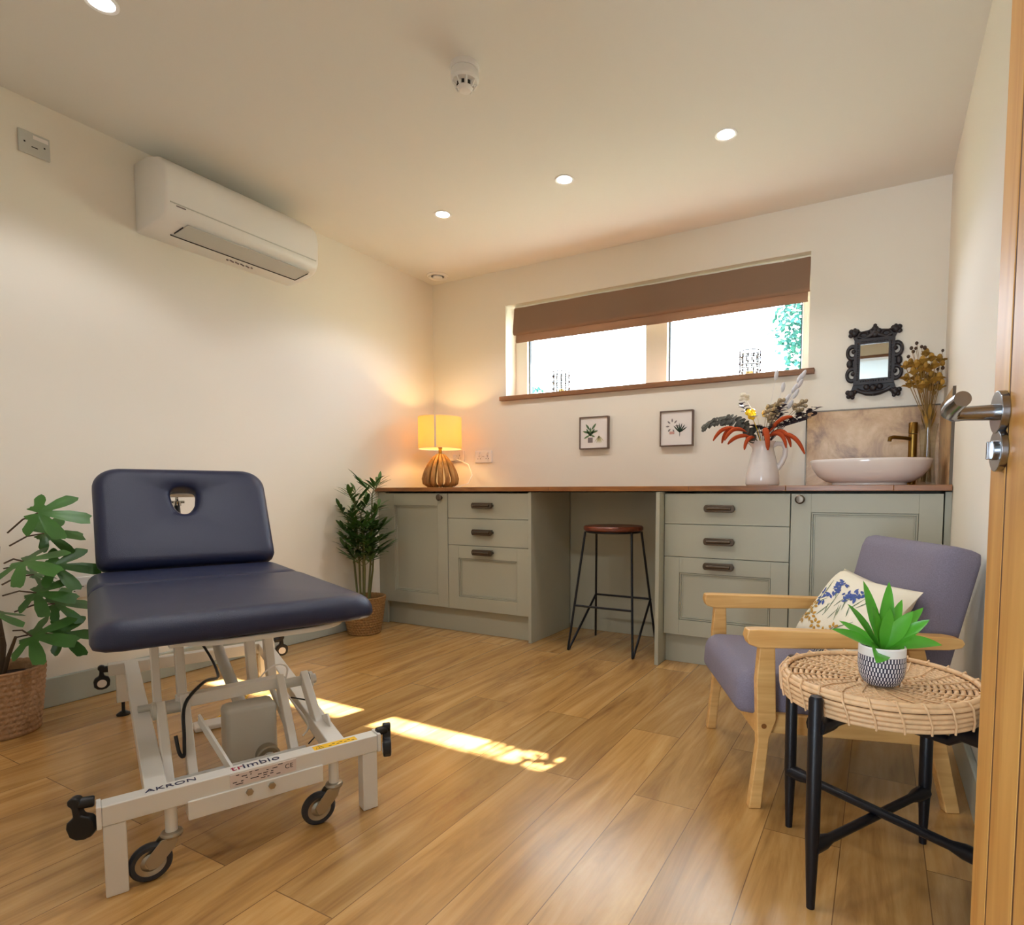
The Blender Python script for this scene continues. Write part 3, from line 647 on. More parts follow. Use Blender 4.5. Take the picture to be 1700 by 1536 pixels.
# dried ochre bouquet standing in the vase
t = thing('dried_bouquet', 'dried ochre and brown flower bunch in the glass vase', 'dried flowers', (.192, 3.36, 1.18))
O_ = Vector((.192, 3.36, 1.18))
heads = [(0.089, 1.474), (0.111, 1.498), (0.132, 1.47), (0.156, 1.487), (0.172, 1.528), (0.192, 1.498), (0.206, 1.463), (0.229, 1.503), (0.158, 1.43), (0.183, 1.408), (0.212, 1.417), (0.133, 1.424), (0.109, 1.391), (0.197, 1.37), (0.16, 1.373), (0.226, 1.404), (0.23, 1.366), (0.096, 1.427), (.15, 1.45), (.18, 1.45), (.12, 1.44), (.14, 1.40), (.17, 1.385), (.20, 1.43), (.165, 1.47), (.145, 1.38), (.205, 1.395)]
gs = G(); gh = G(); gb = G()
for k, (x, z) in enumerate(heads):
    y = 3.36 + rnd.uniform(-.07, .05); p = Vector((x, y, z)) - O_; b = Vector((rnd.uniform(-.02, .02), rnd.uniform(-.02, .02), -.255))
    gs.tube([b, Vector((rnd.uniform(-.008, .008), rnd.uniform(-.008, .008), .02)), Vector((p.x * .45, p.y * .45, p.z * .45)), p], .0016, 5)
    for j in range(6):
        a = j * 2.4 + k; d = Vector((cos(a), sin(a) * .8, .5 + .5 * rnd.random()))
        gh.leaf(p - Vector((0, 0, .012)), d, (0, 0, 1), rnd.uniform(.034, .05), .030, .25, 4, .6)
    gh.ball(p + Vector((0, 0, .008)), .013, (1, 1, 1.6), 8)
    if k % 2: gh.ball(p + Vector((.012, -.01, -.02)), .010, (1, 1, 1.5), 8)
for k in range(10):
    a = k * 2.4; p = Vector((cos(a) * .028, sin(a) * .025, rnd.uniform(-.0, .14))); gh.leaf(p * .4 + Vector((0, 0, -.01)), (p.x, p.y, .09), (cos(a), sin(a), .2), .075, .016, .0, 5, .3)
for k, (x, z) in enumerate([(0.133, 1.593), (0.153, 1.57), (0.109, 1.555), (0.119, 1.548), (0.235, 1.531), (0.238, 1.451), (0.164, 1.555), (0.129, 1.562), (.10, 1.53), (.225, 1.43), (.22, 1.45), (.215, 1.38), (.228, 1.39)]):
    y = 3.36 + rnd.uniform(-.05, .05); p = Vector((x, y, z)) - O_
    gs.tube([Vector((rnd.uniform(-.01, .01), 0, -.1)), Vector((p.x * .3, p.y * .3, p.z * .35)), p], .0011, 5); gb.ball(p, rnd.uniform(.0055, .009), (1, 1, 1.15), 8)
gs.obj('stems', M['straw'], t); gh.obj('petals', M['gold'], t)['kind'] = 'stuff'; gb.obj('seed_heads', M['brownbud'], t)['kind'] = 'stuff'

# ================================================================ jug and its bouquet
JX, JY = -.533, 3.19
t = thing('ceramic_jug', 'tall mottled white jug holding dried flowers', 'jug', (JX, JY, .905))
g = G(); jp = [(.060, .0), (.078, .003), (.083, .012), (.082, .05), (.074, .10), (.062, .15), (.053, .185), (.052, .20), (.057, .218), (.062, .228), (.058, .228), (.052, .215), (.047, .20), (.050, .18), (.070, .10), (.076, .05), (.070, .015), (.001, .012)]
g.lathe(jp, seg=48)
for v in g.bm.verts:
    if v.co.z > .19: v.co.x -= max(0, (v.co.z - .19)) * .55 * max(0, -v.co.x / .06) * (1 - abs(v.co.y) / .07)
g.obj('body', M['jug'], t, smooth=60)
G().tube([(.050, 0, .205), (.068, 0, .216), (.095, 0, .212), (.108, 0, .190), (.106, 0, .155), (.092, 0, .120), (.078, 0, .098), (.070, 0, .085)], [.008, .0085, .009, .009, .0095, .010, .010, .008], 12, flat=1.35).obj('handle', M['jug'], t, smooth=60)
t = thing('flower_arrangement', 'dried arrangement of orange plumes and grey leaves in the jug', 'dried flowers', (JX, JY, 1.125))
O_ = Vector((JX, JY, 1.125)); root = Vector((0, 0, -.03))
def L3(p): return Vector(p) - O_
g = G()
for s_ in [[(-0.598, 3.14, 1.174), (-0.694, 3.1, 1.222), (-0.73, 3.1, 1.206), (-0.766, 3.1, 1.14)], [(-0.598, 3.14, 1.174), (-0.682, 3.12, 1.218), (-0.712, 3.12, 1.199), (-0.726, 3.12, 1.126)], [(-0.592, 3.14, 1.171), (-0.646, 3.09, 1.213), (-0.675, 3.08, 1.197), (-0.704, 3.08, 1.137)], [(-0.574, 3.15, 1.152), (-0.621, 3.1, 1.173), (-0.662, 3.09, 1.154), (-0.689, 3.09, 1.118)], [(-0.560, 3.16, 1.150), (-0.588, 3.11, 1.162), (-0.603, 3.1, 1.139), (-0.608, 3.1, 1.088)], [(-0.528, 3.15, 1.159), (-0.506, 3.09, 1.218), (-0.493, 3.07, 1.158), (-0.492, 3.08, 1.081)], [(-0.51, 3.16, 1.158), (-0.469, 3.13, 1.222), (-0.428, 3.1, 1.245), (-0.384, 3.1, 1.24)], [(-0.51, 3.16, 1.149), (-0.454, 3.11, 1.186), (-0.417, 3.1, 1.16), (-0.41, 3.1, 1.09)], [(-0.51, 3.16, 1.154), (-0.446, 3.13, 1.203), (-0.404, 3.12, 1.177), (-0.391, 3.12, 1.095)], [(-0.502, 3.17, 1.153), (-0.399, 3.1, 1.183), (-0.357, 3.1, 1.14), (-0.325, 3.1, 1.058)]]:
    P = [L3(p) for p in s_]; pts = []
    for i in range(13):   # cubic through the four points
        u_ = i / 12; b0, b1, b2, b3 = (1 - u_) ** 3, 3 * u_ * (1 - u_) ** 2, 3 * u_ * u_ * (1 - u_), u_ ** 3
        pts.append(P[0] * b0 + P[1] * b1 * 1.0 + P[2] * b2 + P[3] * b3)
    big = 1.35 if s_[0][0] == -0.528 else 1
    g.tube(pts, [.0016, .0024, .005, .008, .0098, .0105, .0105, .0105, .010, .0095, .0085, .0068, .003] if big == 1 else [.003, .006, .010, .013, .014, .0145, .0145, .014, .014, .013, .012, .010, .004], 10)
g.obj('orange_plumes', M['orange'], t, smooth=70)
g = G(); ep = [L3(p) for p in [(-0.579, 3.16, 1.167), (-0.625, 3.14, 1.221), (-0.686, 3.14, 1.250), (-0.748, 3.14, 1.247), (-0.801, 3.14, 1.232), (-0.838, 3.14, 1.208)]]
g.tube([root] + ep, .0022, 6)
for i in range(len(ep) - 1):
    for j in range(4):
        p = ep[i].lerp(ep[i + 1], j / 4); sz = .046 - .005 * i
        for sg in (-1, 1):
            d = Vector((rnd.uniform(-.5, .5), sg * .5, sg * .9 + rnd.uniform(-.3, .3))); g.leaf(p, d, (-.6, -1, .1), sz, sz * 1.15, .12, 5, .15)
g.obj('grey_leaf_spray', M['euc'], t)
g = G(); tips = [(-0.357, 1.255), (-0.316, 1.267), (-0.28, 1.28), (-0.328, 1.233), (-0.285, 1.251), (-0.37, 1.226), (-0.412, 1.22), (-.55, 1.20), (-.50, 1.19), (-.58, 1.21), (-.53, 1.17), (-.46, 1.20), (-.61, 1.19), (-.64, 1.325), (-.43, 1.30), (-.44, 1.27)]
for k, (x, z) in enumerate(tips):
    p = L3((x, 3.17 + rnd.uniform(-.05, .04), z)); m_ = p * .45 + Vector((0, 0, .03)); g.tube([root, m_, p], .0015, 5)
    for j in range(9):
        q = m_.lerp(p, .35 + .65 * j / 8); a = j * 2.4 + k; g.leaf(q, (cos(a), sin(a), .5), (0, 0, 1), rnd.uniform(.032, .052), .026, .2, 4, .25)
g.obj('dark_plum_leaves', M['plum'], t)
g = G()
for (cx_, cz_, n_, r_) in ((-.585, 1.267, 7, .019),):
    c = L3((cx_, 3.12, cz_)); g.tube([root, c * .5, c], .0018, 5)
    for j in range(n_):
        a = 2.4 * j; g.ball(c + Vector((cos(a) * .015, sin(a) * .012, .016 * sin(1.7 * j))), .0125, (1, .8, 1.1), 8)
g.obj('yellow_flower', M['yellow'], t)
g = G(); c = L3((-.62, 3.13, 1.358)); g.tube([root, c * .5 + Vector((.02, 0, 0)), c], .0016, 5)
for j in range(10):
    a = 2.4 * j; g.ball(c + Vector((cos(a) * .015, sin(a) * .012, .014 * sin(1.3 * j))), .011, (1.1, .7, .8), 8)
c2 = L3((-.565, 3.10, 1.248))
for j in range(5): g.leaf(c2, (cos(2.4 * j), sin(2.4 * j), .4), (0, 0, 1), .022, .016, .1, 4, .4)
g.obj('cream_flower', M['cream'], t)
g = G()
for (x, z, y) in [(-0.503, 1.298, 3.18), (-0.468, 1.305, 3.18), (-0.485, 1.261, 3.18), (-0.449, 1.324, 3.18), (-0.496, 1.24, 3.18), (-0.38, 1.298, 3.2), (-0.347, 1.314, 3.2), (-0.363, 1.273, 3.2), (-.47, 1.28, 3.16), (-.52, 1.27, 3.17)]:
    c = L3((x, y, z)); g.tube([root, c * .5, c], .0014, 5)
    for j in range(8):
        a = 2.4 * j; g.ball(c + Vector((cos(a) * .013, sin(a) * .013, .014 * cos(1.9 * j))), (.0105 if j % 2 else .008), (1, 1, 1), 6)
g.obj('beige_florets', M['beige'], t)
g = G()
for k, (x, z) in enumerate([(-0.478, 1.465), (-0.367, 1.440), (-0.366, 1.413), (-0.391, 1.391), (-0.384, 1.364), (-0.445, 1.402), (-0.409, 1.312), (-0.424, 1.343), (-.352, 1.455)]):
    c = L3((x, 3.2, z)); g.tube([root, c * .55, c], .0009, 5); mx = Matrix.Rotation(.5 if x > -.43 else .15, 3, 'Y').to_4x4()
    g.ball(c, .0105, (1, 1, 2.5), 8, mx)
g.obj('silver_seed_tails', M['silver'], t)

# ================================================================ table lamp
t = thing('table_lamp', 'lit table lamp with cream drum shade and ribbed wooden base', 'table lamp', (-2.665, 3.22, .905))
g = G()
for k in range(14):
    a = 2 * pi * k / 14; pts = []
    for r_, z in ((.045, .012), (.085, .016), (.108, .035), (.112, .060), (.100, .105), (.075, .160), (.045, .205), (.026, .225)): pts.append((cos(a) * r_, sin(a) * r_, z))
    g.tube(pts, [.010, .014, .017, .017, .0165, .014, .010, .007], 8)
g.obj('ribbed_base', wood('driftwood', (204, 154, 88), (130, 88, 44), (30, 30, 6), .6), t, smooth=60)
G().lathe([(.028, .222), (.028, .232), (.012, .236), (.010, .27), (.015, .272), (.015, .30), (.001, .30)], seg=20).obj('neck', M['brass'], t)
G().lathe([(.001, .30), (.02, .315), (.028, .34), (.02, .365), (.001, .37)], seg=16).obj('bulb', emit('lit_bulb', (1, .62, .25), 30), t)
g = G(); g.lathe([(.147, .268), (.147, .482), (.1455, .482), (.1455, .268), (.147, .268)], seg=56, caps=False); sh = g.obj('lamp_shade', M['shade'], t)
g = G(); g.torus((0, 0, .482), .146, .0018, 56, 6); g.torus((0, 0, .268), .146, .0018, 56, 6); g.box(.146, .149, -.008, .004, .27, .48, Matrix.Rotation(radians(-62), 4, 'Z')); g.obj('shade_trim', M['linen'], sh)
g = G()
for k in range(3):
    a = 2 * pi * k / 3; g.tube([(cos(a) * .012, sin(a) * .012, .278), (cos(a) * .145, sin(a) * .145, .270)], .0015, 5)
g.obj('shade_carrier', M['brass'], sh)
g = G(); g.tube([(.08, .03, .008), (.125, .04, .005), (.16, .10, .03), (.15, .16, .09), (.11, .20, .12), (.06, .235, .17), (-.02, .240, .20), (-.085, .245, .22)], .003, 6); g.box(-.127, -.075, .232, .27, .200, .245); g.obj('flex_and_plug', M['plastic'], t)
pl = bpy.data.lights.new('bulb_light', 'POINT'); pl.energy = 6.0; pl.color = (1.0, .66, .24); pl.shadow_soft_size = .03
po = bpy.data.objects.new('bulb_light', pl); C.objects.link(po); po.location = (0, 0, .36); po.parent = t

# ================================================================ candle holders on the sill
def votive(x, label):
    t = thing('candle_holder', label, 'candle holder', (x, 3.565, 1.538), 0, 'glass candle holders on the sill')
    G().lathe([(.050, .0), (.054, .004), (.056, .008), (.057, .142), (.0545, .142), (.0535, .010), (.001, .008)], seg=32, caps=False).obj('glass_cup', M['vaseglass'], t)
    g = G()
    for z in (.004, .062, .105, .142): g.torus((0, 0, z), .0572, .0028, 36, 6)
    for k in range(12):
        a = 2 * pi * k / 12; x_, y_ = cos(a) * .0575, sin(a) * .0575
        g.tube([(x_, y_, .004), (x_, y_, .142)], .0024, 6)
        for z in (.03, .075, .115): g.ball((x_, y_, z), .0055, (1, 1, 1.6), 6)
    g.obj('wire_lattice', M['lattice'], t)
    G().lathe([(.001, .009), (.020, .009), (.020, .028), (.001, .028)], seg=20).obj('tea_light', M['wax'], t)
    return t
votive(-1.905, 'glass candle holder in wire lattice on the sill\'s left half')
votive(-.678, 'glass candle holder in wire lattice on the sill\'s right half')

# ================================================================ plants
def basket(t, r0, r1, h, n=14, m=None):
    prof = []
    for i in range(n * 4 + 1):
        z = h * i / (n * 4); prof.append((r0 + (r1 - r0) * (z / h) ** .8 + .0035 * abs(sin(pi * i / 4)), z))
    prof += [(r1 + .004, h + .004), (r1 - .004, h + .006), (r1 - .012, h - .004), (r1 - .014, h * .86), (.001, h * .86)]
    g = G().lathe([(.001, 0)] + prof, seg=144, caps=False)
    for v in g.bm.verts:
        if v.co.z > .002 and hypot(v.co.x, v.co.y) > r0 * .9 and v.co.z < h + .002:
            row = int(v.co.z / h * n); a = atan2(v.co.y, v.co.x); k = 1 + .022 * sin(a * 36 + (row % 2) * pi); v.co.x *= k; v.co.y *= k
    g.obj('basket', m or M['basket'], t, smooth=70)
    G().lathe([(.001, h * .87), (r1 - .016, h * .87), (r1 - .016, h * .84), (.001, h * .84)], seg=32).obj('soil', M['soil'], t)
    G().torus((0, 0, h + .003), r1, .005, 64, 8, mod=.25, freq=30).obj('rim_braid', m or M['basket'], t)
# palm
t = thing('potted_palm', 'slender bushy palm in a seagrass basket beside the cabinets', 'potted plant', (-2.795, 2.63, 0))
basket(t, .092, .128, .225)
gs = G(); gl = G()
stems = [(-.10, .0, .70, .8), (-.02, -.03, .80, 1.5), (.05, .02, .86, 2.4), (.02, .06, .60, 3.2), (.055, -.05, .62, 4.2), (-.06, .05, .74, 5.0)]
for (x, y, hh, ph) in stems:
    top = Vector((x * 1.25, y * 1.2, hh)); b = Vector((x * .5, y * .5, .18)); gs.tube([b, b.lerp(top, .5) + Vector((.006, .004, 0)), top], [.007, .006, .0035], 8)
    for k in range(5):   # tiers of fronds
        zf = .40 + (hh - .40) * (k + .5) / 5 if k < 4 else hh; c = b.lerp(top, (zf - .18) / (hh - .18))
        for f in range(2 if k in (0, 1) else 3):
            a = ph + k * 1.9 + f * 2.1; out = Vector((cos(a), sin(a), .75 if k < 4 else 1.2)).normalized(); fl_ = rnd.uniform(.07, .11)
            if (c + out * fl_ * 2).x + t.location.x < XL + .03: out.x *= .2
            tip = c + out * fl_; gs.tube([c, c.lerp(tip, .5), tip], .0022, 5)
            for j in range(7):
                q = c.lerp(tip, .45 + .55 * j / 6); sg = 1 if j % 2 else -1; sdv = out.cross(Vector((0, 0, 1))).normalized() * sg
                d = (out * (.7 + .1 * j) + sdv * (1.15 - .1 * j) + Vector((0, 0, .15))).normalized()
                L_ = rnd.uniform(.09, .135)
                if (q + d * L_).x + t.location.x < XL + .02 or (q + d * L_).y + t.location.y > 2.87: L_ *= .45
                gl.leaf(q, d, (0, 0, 1), L_, .022, rnd.uniform(.05, .35), 5, .2)
gs.obj('stems', M['stem'], t); gl.obj('leaves', M['leaf_palm'], t)
# fig
t = thing('potted_fig', 'fig plant with lobed dark leaves in a ribbed basket, cropped by the frame', 'potted plant', (-2.775, .885, 0))
basket(t, .10, .125, .235, 12, mat('pale_rope_weave', (176, 140, 104), .8, bump=.9, bscale=110, var=.3, vscale=70, bdist=.004))
def fig_leaf(g, base, d, nrm, size):
    d = Vector(d).normalized(); nrm = Vector(nrm); sd_ = d.cross(nrm).normalized(); nrm = sd_.cross(d).normalized(); n = 66; pts = []
    lobes = [(0, 1.0), (.85, .86), (-.85, .86), (1.75, .62), (-1.75, .62)]
    for i in range(n):
        a = -2.75 + 5.5 * i / (n - 1); r_ = .27
        for la, lr in lobes:
            x = (a - la) / .36; r_ = max(r_, lr * (1 - .72 * abs(x) ** 3.0) if abs(x) < 1 else 0)
        r_ *= 1 + .045 * sin(i * 1.7)
        p = Vector((sin(a) * r_, cos(a) * r_)); pts.append(p)
    cv = g.bm.verts.new(Vector(base)); vs = []; mid = []
    for p in pts:
        def P3(q): rr = q.length; return Vector(base) + (sd_ * q.x + d * q.y) * size + nrm * size * (-.22 * rr * rr + .05 * sin(3 * q.x))
        mid.append(g.bm.verts.new(P3(p * .5))); vs.append(g.bm.verts.new(P3(p)))
    for i in range(n - 1):
        g.bm.faces.new((cv, mid[i], mid[i + 1])); g.bm.faces.new((mid[i], vs[i], vs[i + 1], mid[i + 1]))
gs = G(); gl = G(); F0 = 0; random.Random(1)
gs.tube([(0, 0, .2), (.01, .01, .32), (-.01, 0, .5), (.02, .01, .68)], [.011, .010, .008, .005], 8)
gs.tube([(.02, .0, .2), (.045, .01, .28), (.09, .02, .36)], [.008, .007, .005], 8)
FL = [((.07, .02, .73), (.17, .09, .80), .17, .2), ((.03, .0, .70), (.10, -.06, .79), .15, .3), ((.02, .04, .68), (.05, .14, .72), .15, .3),
      ((.03, .02, .62), (.17, .04, .63), .17, .1), ((.02, .02, .60), (.13, .14, .60), .16, .2), ((.02, .0, .56), (.10, -.10, .57), .16, .1),
      ((.0, .02, .50), (.14, .08, .51), .15, .1), ((.0, .0, .46), (.12, -.04, .46), .16, .0), ((.03, .04, .44), (.05, .16, .45), .15, .1),
      ((.07, .02, .38), (.18, .05, .36), .17, .3), ((.05, .03, .35), (.12, .15, .34), .15, .1), ((.05, .0, .36), (.12, -.10, .35), .14, .1), ((.0, -.02, .60), (-.06, -.12, .64), .14, .2), ((.0, .02, .54), (-.05, .13, .56), .12, .2)]
for st, b, sz, tilt in FL:
    st = Vector(st); b = Vector(b); b.x = b.x * .8 - .01; gs.tube([st, st.lerp(b, .5) + Vector((0, 0, .012)), b], .003, 6)
    d = (b - st); d.z *= .3; d.normalize(); fig_leaf(gl, b, (d.x, d.y, -.12 + .3 * tilt), (.75 + d.x * .2, -.35, .62), sz * .88)
gs.obj('branches', M['bark'], t); gl.obj('leaves', M['leaf_fig'], t)

# ================================================================ bar stool
t = thing('bar_stool', 'round wooden-seat bar stool on a black wire hairpin frame', 'stool', (-1.302, 3.055, 0))
G().lathe([(.001, .662), (.160, .662), (.166, .668), (.166, .682), (.160, .688), (.001, .688)], seg=56, caps=False).obj('seat', M['seatwood'], t)
F = {(sx, sy): Vector((sx * .190, sy * .182, .007)) for sx in (-1, 1) for sy in (-1, 1)}
T_ = {(sx, sy): Vector((sx * .138, sy * .075, .655)) for sx in (-1, 1) for sy in (-1, 1)}
G().torus((0, 0, .656), .150, .006, 48, 8).obj('seat_ring', M['blackmetal'], t)
K = {k: T_[k].lerp(F[k], .63) for k in F}
for k in F:
    G().tube([T_[k], F[k]], .0065, 10).obj('leg', M['blackmetal'], t)
for sx in (-1, 1):
    G().tube([F[(sx, -1)], F[(sx, -1)] + Vector((-.0, .012, -.001)), K[(sx, 1)] + Vector((0, 0, .02))], .0065, 10).obj('brace', M['blackmetal'], t)
G().tube([K[(-1, -1)], K[(1, -1)]], .006, 10).obj('footrest', M['blackmetal'], t)
G().tube([K[(-1, 1)] + Vector((0, 0, .02)), K[(1, 1)] + Vector((0, 0, .02))], .006, 10).obj('footrest', M['blackmetal'], t)

# ================================================================ armchair (local x runs front to back, y across)
AC_ = (-.283, 1.67, 0)
t = thing('armchair', 'grey upholstered armchair with light wooden arms', 'armchair', AC_, radians(25.9))
def plank(name, pts, w, th, y, m=None, par=None):
    g = G(); g.prism(pts, th, Matrix.Translation((0, y + th / 2, 0)) @ Matrix.Rotation(radians(90), 4, 'X')); return g.obj(name, m or M['oak'], par or t, bevel=.004)
for y in (0.0, .56):
    plank('arm_rest', [(-.035, .482), (-.028, .462), (0.0, .452), (.50, .452), (.532, .458), (.540, .470), (.532, .482), (.50, .488), (.0, .503), (-.030, .502)], 0, .045, y)
    plank('front_leg', [(-.018, 0), (.016, 0), (.034, .20), (.052, .25), (.048, .36), (.045, .452), (.003, .452), (-.004, .36), (.0, .25), (.002, .18)], 0, .030, y)
    plank('rear_leg', [(.512, 0), (.550, 0), (.500, .22), (.462, .36), (.44, .452), (.395, .452), (.42, .36), (.455, .22)], 0, .030, y)
    plank('side_rail', [(.02, .205), (.47, .175), (.48, .225), (.02, .262)], 0, .022, y + (.024 if y == 0 else -.024))
G().box(.005, .030, .015, .545, .200, .255).obj('front_rail', M['oak'], t, bevel=.003)
G().box(.455, .480, .015, .545, .185, .235).obj('rear_rail', M['oak'], t, bevel=.003)
g = G(); [g.tube([(q[0], -.0155, q[1]), (q[0], -.0175, q[1])], .007, 14) for q in ((.018, .235), (.520, .471))]; g.obj('wood_plug', M['worktop'], t)
mx = Matrix.Translation((-.045, .28, .250)) @ Matrix.Rotation(radians(4), 4, 'Y') @ Matrix.Rotation(radians(-90), 4, 'Z')
G().pad(.50, .56, .125, rc=.03, er=.055, mx=mx, crown=.012).obj('seat_cushion', M['greyfab'], t, smooth=60)
mb = Matrix.Translation((.515, .28, .285)) @ Matrix.Rotation(radians(14), 4, 'Y') @ Matrix.Rotation(radians(-90), 4, 'Z') @ Matrix.Rotation(radians(90), 4, 'X')
G().pad(.50, .435, .115, rc=.02, er=.050, mx=mb, crown=.008).obj('back_cushion', M['greyfab'], t, smooth=60)
# cushion standing on the seat against the back
t = thing('scatter_cushion', 'cream cushion printed with blue and ochre flowers on the armchair', 'cushion')
g = G(); n = 16; ca = .45; cb = .29
fr = []
def cush(u_, v_, s_):
    e = 1 - max(abs(u_), abs(v_)) ** 2.5; pin = 1 - .09 * (1 - (abs(u_) * abs(v_)) ** 1.2)
    hgt = .055 * max(0, (1 - u_ ** 4) * (1 - v_ ** 4)) ** .55
    return Vector((u_ * ca / 2 * (pin + .02 * v_ * v_), v_ * cb / 2 * (pin + .02 * u_ * u_), s_ * hgt + .004 * sin(7 * u_ + 3 * v_) * e))
for s_ in (-1, 1):
    V = [[g.bm.verts.new(cush(-1 + 2 * i / n, -1 + 2 * j / n, s_)) for j in range(n + 1)] for i in range(n + 1)]
    for i in range(n):
        for j in range(n): g.bm.faces.new((V[i][j], V[i + 1][j], V[i + 1][j + 1], V[i][j + 1]))
bmesh.ops.remove_doubles(g.bm, verts=g.bm.verts[:], dist=.0005)
body = g.obj('cushion_cover', M['linen'], t, smooth=80)
def on(u_, v_, lift=.0012): p = cush(u_, v_, 1); p.z += lift; return p
def printed(name, m, items):
    g = G()
    for (u_, v_, a, L_, w_) in items:
        rows = []
        for i in range(6):
            q = i / 5; uu = u_ + cos(a) * L_ * q; vv = v_ + sin(a) * L_ * q; ww = w_ * sin(pi * min(1, q * .9 + .08)); du, dv = -sin(a) * ww, cos(a) * ww
            rows.append([on(uu + du, vv + dv), on(uu, vv, .0018), on(uu - du, vv - dv)])
        V = [[g.bm.verts.new(p) for p in r] for r in rows]
        for i in range(5):
            for k in (0, 1): g.bm.faces.new((V[i][k], V[i][k + 1], V[i + 1][k + 1], V[i + 1][k]))
    return g.obj(name, m, body)
R2 = random.Random(3)
printed('blue_flowers', M['blue_print'], [(c[0] + R2.uniform(-.13, .13), c[1] + R2.uniform(-.13, .13), R2.uniform(0, 6.28), R2.uniform(.09, .18), .03) for c in ((-.35, .45), (-.5, .1), (.15, .35), (.3, .45), (-.3, .55)) for _ in range(12)])
printed('ochre_flowers', M['ochre_print'], [(c[0] + cos(k) * .05, c[1] + sin(k) * .05, k, .11, .035) for c in ((-.7, -.55), (-.45, -.45), (-.2, -.6), (-.6, -.2), (.1, -.7), (.35, -.5)) for k in range(0, 6)])
printed('green_stems', M['ink_green'], [(R2.uniform(-.7, .5), R2.uniform(-.7, .3), R2.uniform(.9, 2.2), R2.uniform(.25, .5), .010) for _ in range(22)])
g = G()
for k in range(40):
    v_ = -1 + 2 * k / 39; p = cush(v_, -1, 1); g.tube([p, p + Vector((rnd.uniform(-.004, .004), -.022, rnd.uniform(-.004, .004)))], .0011, 4)
g.obj('fringe', M['linen'], t)
ca_m = Matrix.Translation(AC_) @ Matrix.Rotation(radians(25.9), 4, 'Z')   # resting on the armchair seat, leaning on its back
cT, cR_, cL = Vector((.440, .480, .595)), Vector((.455, .030, .588)), Vector((.285, .490, .385))
xa = (cR_ - cT).normalized(); ya = (cT - cL); ya = (ya - xa * ya.dot(xa)).normalized(); na = xa.cross(ya)
cc = cT + xa * .225 - ya * .14 + na * .01
t.matrix_world = ca_m @ (Matrix.Translation(cc) @ Matrix((xa, ya, na)).transposed().to_4x4())

# ================================================================ side table with rattan tray
TC = Vector((.008, 1.500, 0))
t = thing('side_table', 'round woven rattan tray table on four black tapered legs', 'side table', TC, radians(15))
LR = .222
for k in range(4):
    a = radians(45 + 90 * k); p = Vector((cos(a) * LR, sin(a) * LR, 0))
    G().tube([p, p + Vector((0, 0, .16)), p + Vector((0, 0, .447)), p + Vector((0, 0, .454))], [.0085, .0145, .0145, .011], 18).obj('leg', M['blackmetal'], t)
for q, zz in ((0, .132), (1, .150)):
    a = radians(45 + 90 * q); d = Vector((cos(a), sin(a), 0))
    G().tube([d * -LR + Vector((0, 0, zz)), d * -(LR - .035) + Vector((0, 0, zz)), d * -(LR - .06) + Vector((0, 0, zz)), d * (LR - .06) + Vector((0, 0, zz)), d * (LR - .035) + Vector((0, 0, zz)), d * LR + Vector((0, 0, zz))], [.017, .016, .0105, .0105, .016, .017], 12).obj('stretcher', M['blackmetal'], t)
    G().tube([d * -LR + Vector((0, 0, .392)), d * -(LR - .05) + Vector((0, 0, .390)), d * -(LR - .07) + Vector((0, 0, .386 - .02 * q)), d * (LR - .07) + Vector((0, 0, .386 - .02 * q)), d * (LR - .05) + Vector((0, 0, .390)), d * LR + Vector((0, 0, .392))], [.022, .018, .010, .010, .018, .022], 12).obj('top_rail', M['blackmetal'], t)
tr = G().lathe([(.001, .388), (.192, .388), (.196, .394), (.196, .428), (.185, .424), (.001, .418)], seg=64, caps=False).obj('tray', M['rattan_dark'], t); tr.location.z = .020
g = G()
for k in range(15):
    R_ = .012 + k * .0123; g.torus((0, 0, .4215 + .0007 * k), R_, .0047, max(24, int(R_ * 1600)), 6, mod=.28, freq=max(6, int(R_ * 420)))
g.obj('coiled_weave', M['rattan'], tr, smooth=80)
g = G()
for z, R_ in ((.392, .1965), (.402, .1985), (.412, .200), (.422, .2005), (.433, .200)): g.torus((0, 0, z), R_, .0052, 90, 8)
g.torus((0, 0, .440), .194, .0062, 90, 8)
g.obj('rim_canes', M['rattan'], tr, smooth=80)
g = G()
for k in range(26):
    a = 2 * pi * k / 26; e = .09
    g.tube([(cos(a) * .186, sin(a) * .186, .443), (cos(a + e * .2) * .200, sin(a + e * .2) * .200, .4475), (cos(a + e * .4) * .2075, sin(a + e * .4) * .2075, .436), (cos(a + e) * .2055, sin(a + e) * .2055, .405), (cos(a + e * 1.1) * .202, sin(a + e * 1.1) * .202, .386)], .0022, 6)
g.obj('rim_lashing', M['rattan'], tr)
g = G()
for k in range(22):
    a = 2 * pi * k / 22; g.tube([(cos(a) * .05, sin(a) * .05, .4285), (cos(a + .2) * .12, sin(a + .2) * .12, .4325), (cos(a + .35) * .186, sin(a + .35) * .186, .4375)], .0016, 5)
g.obj('radial_strands', M['rattan'], tr)
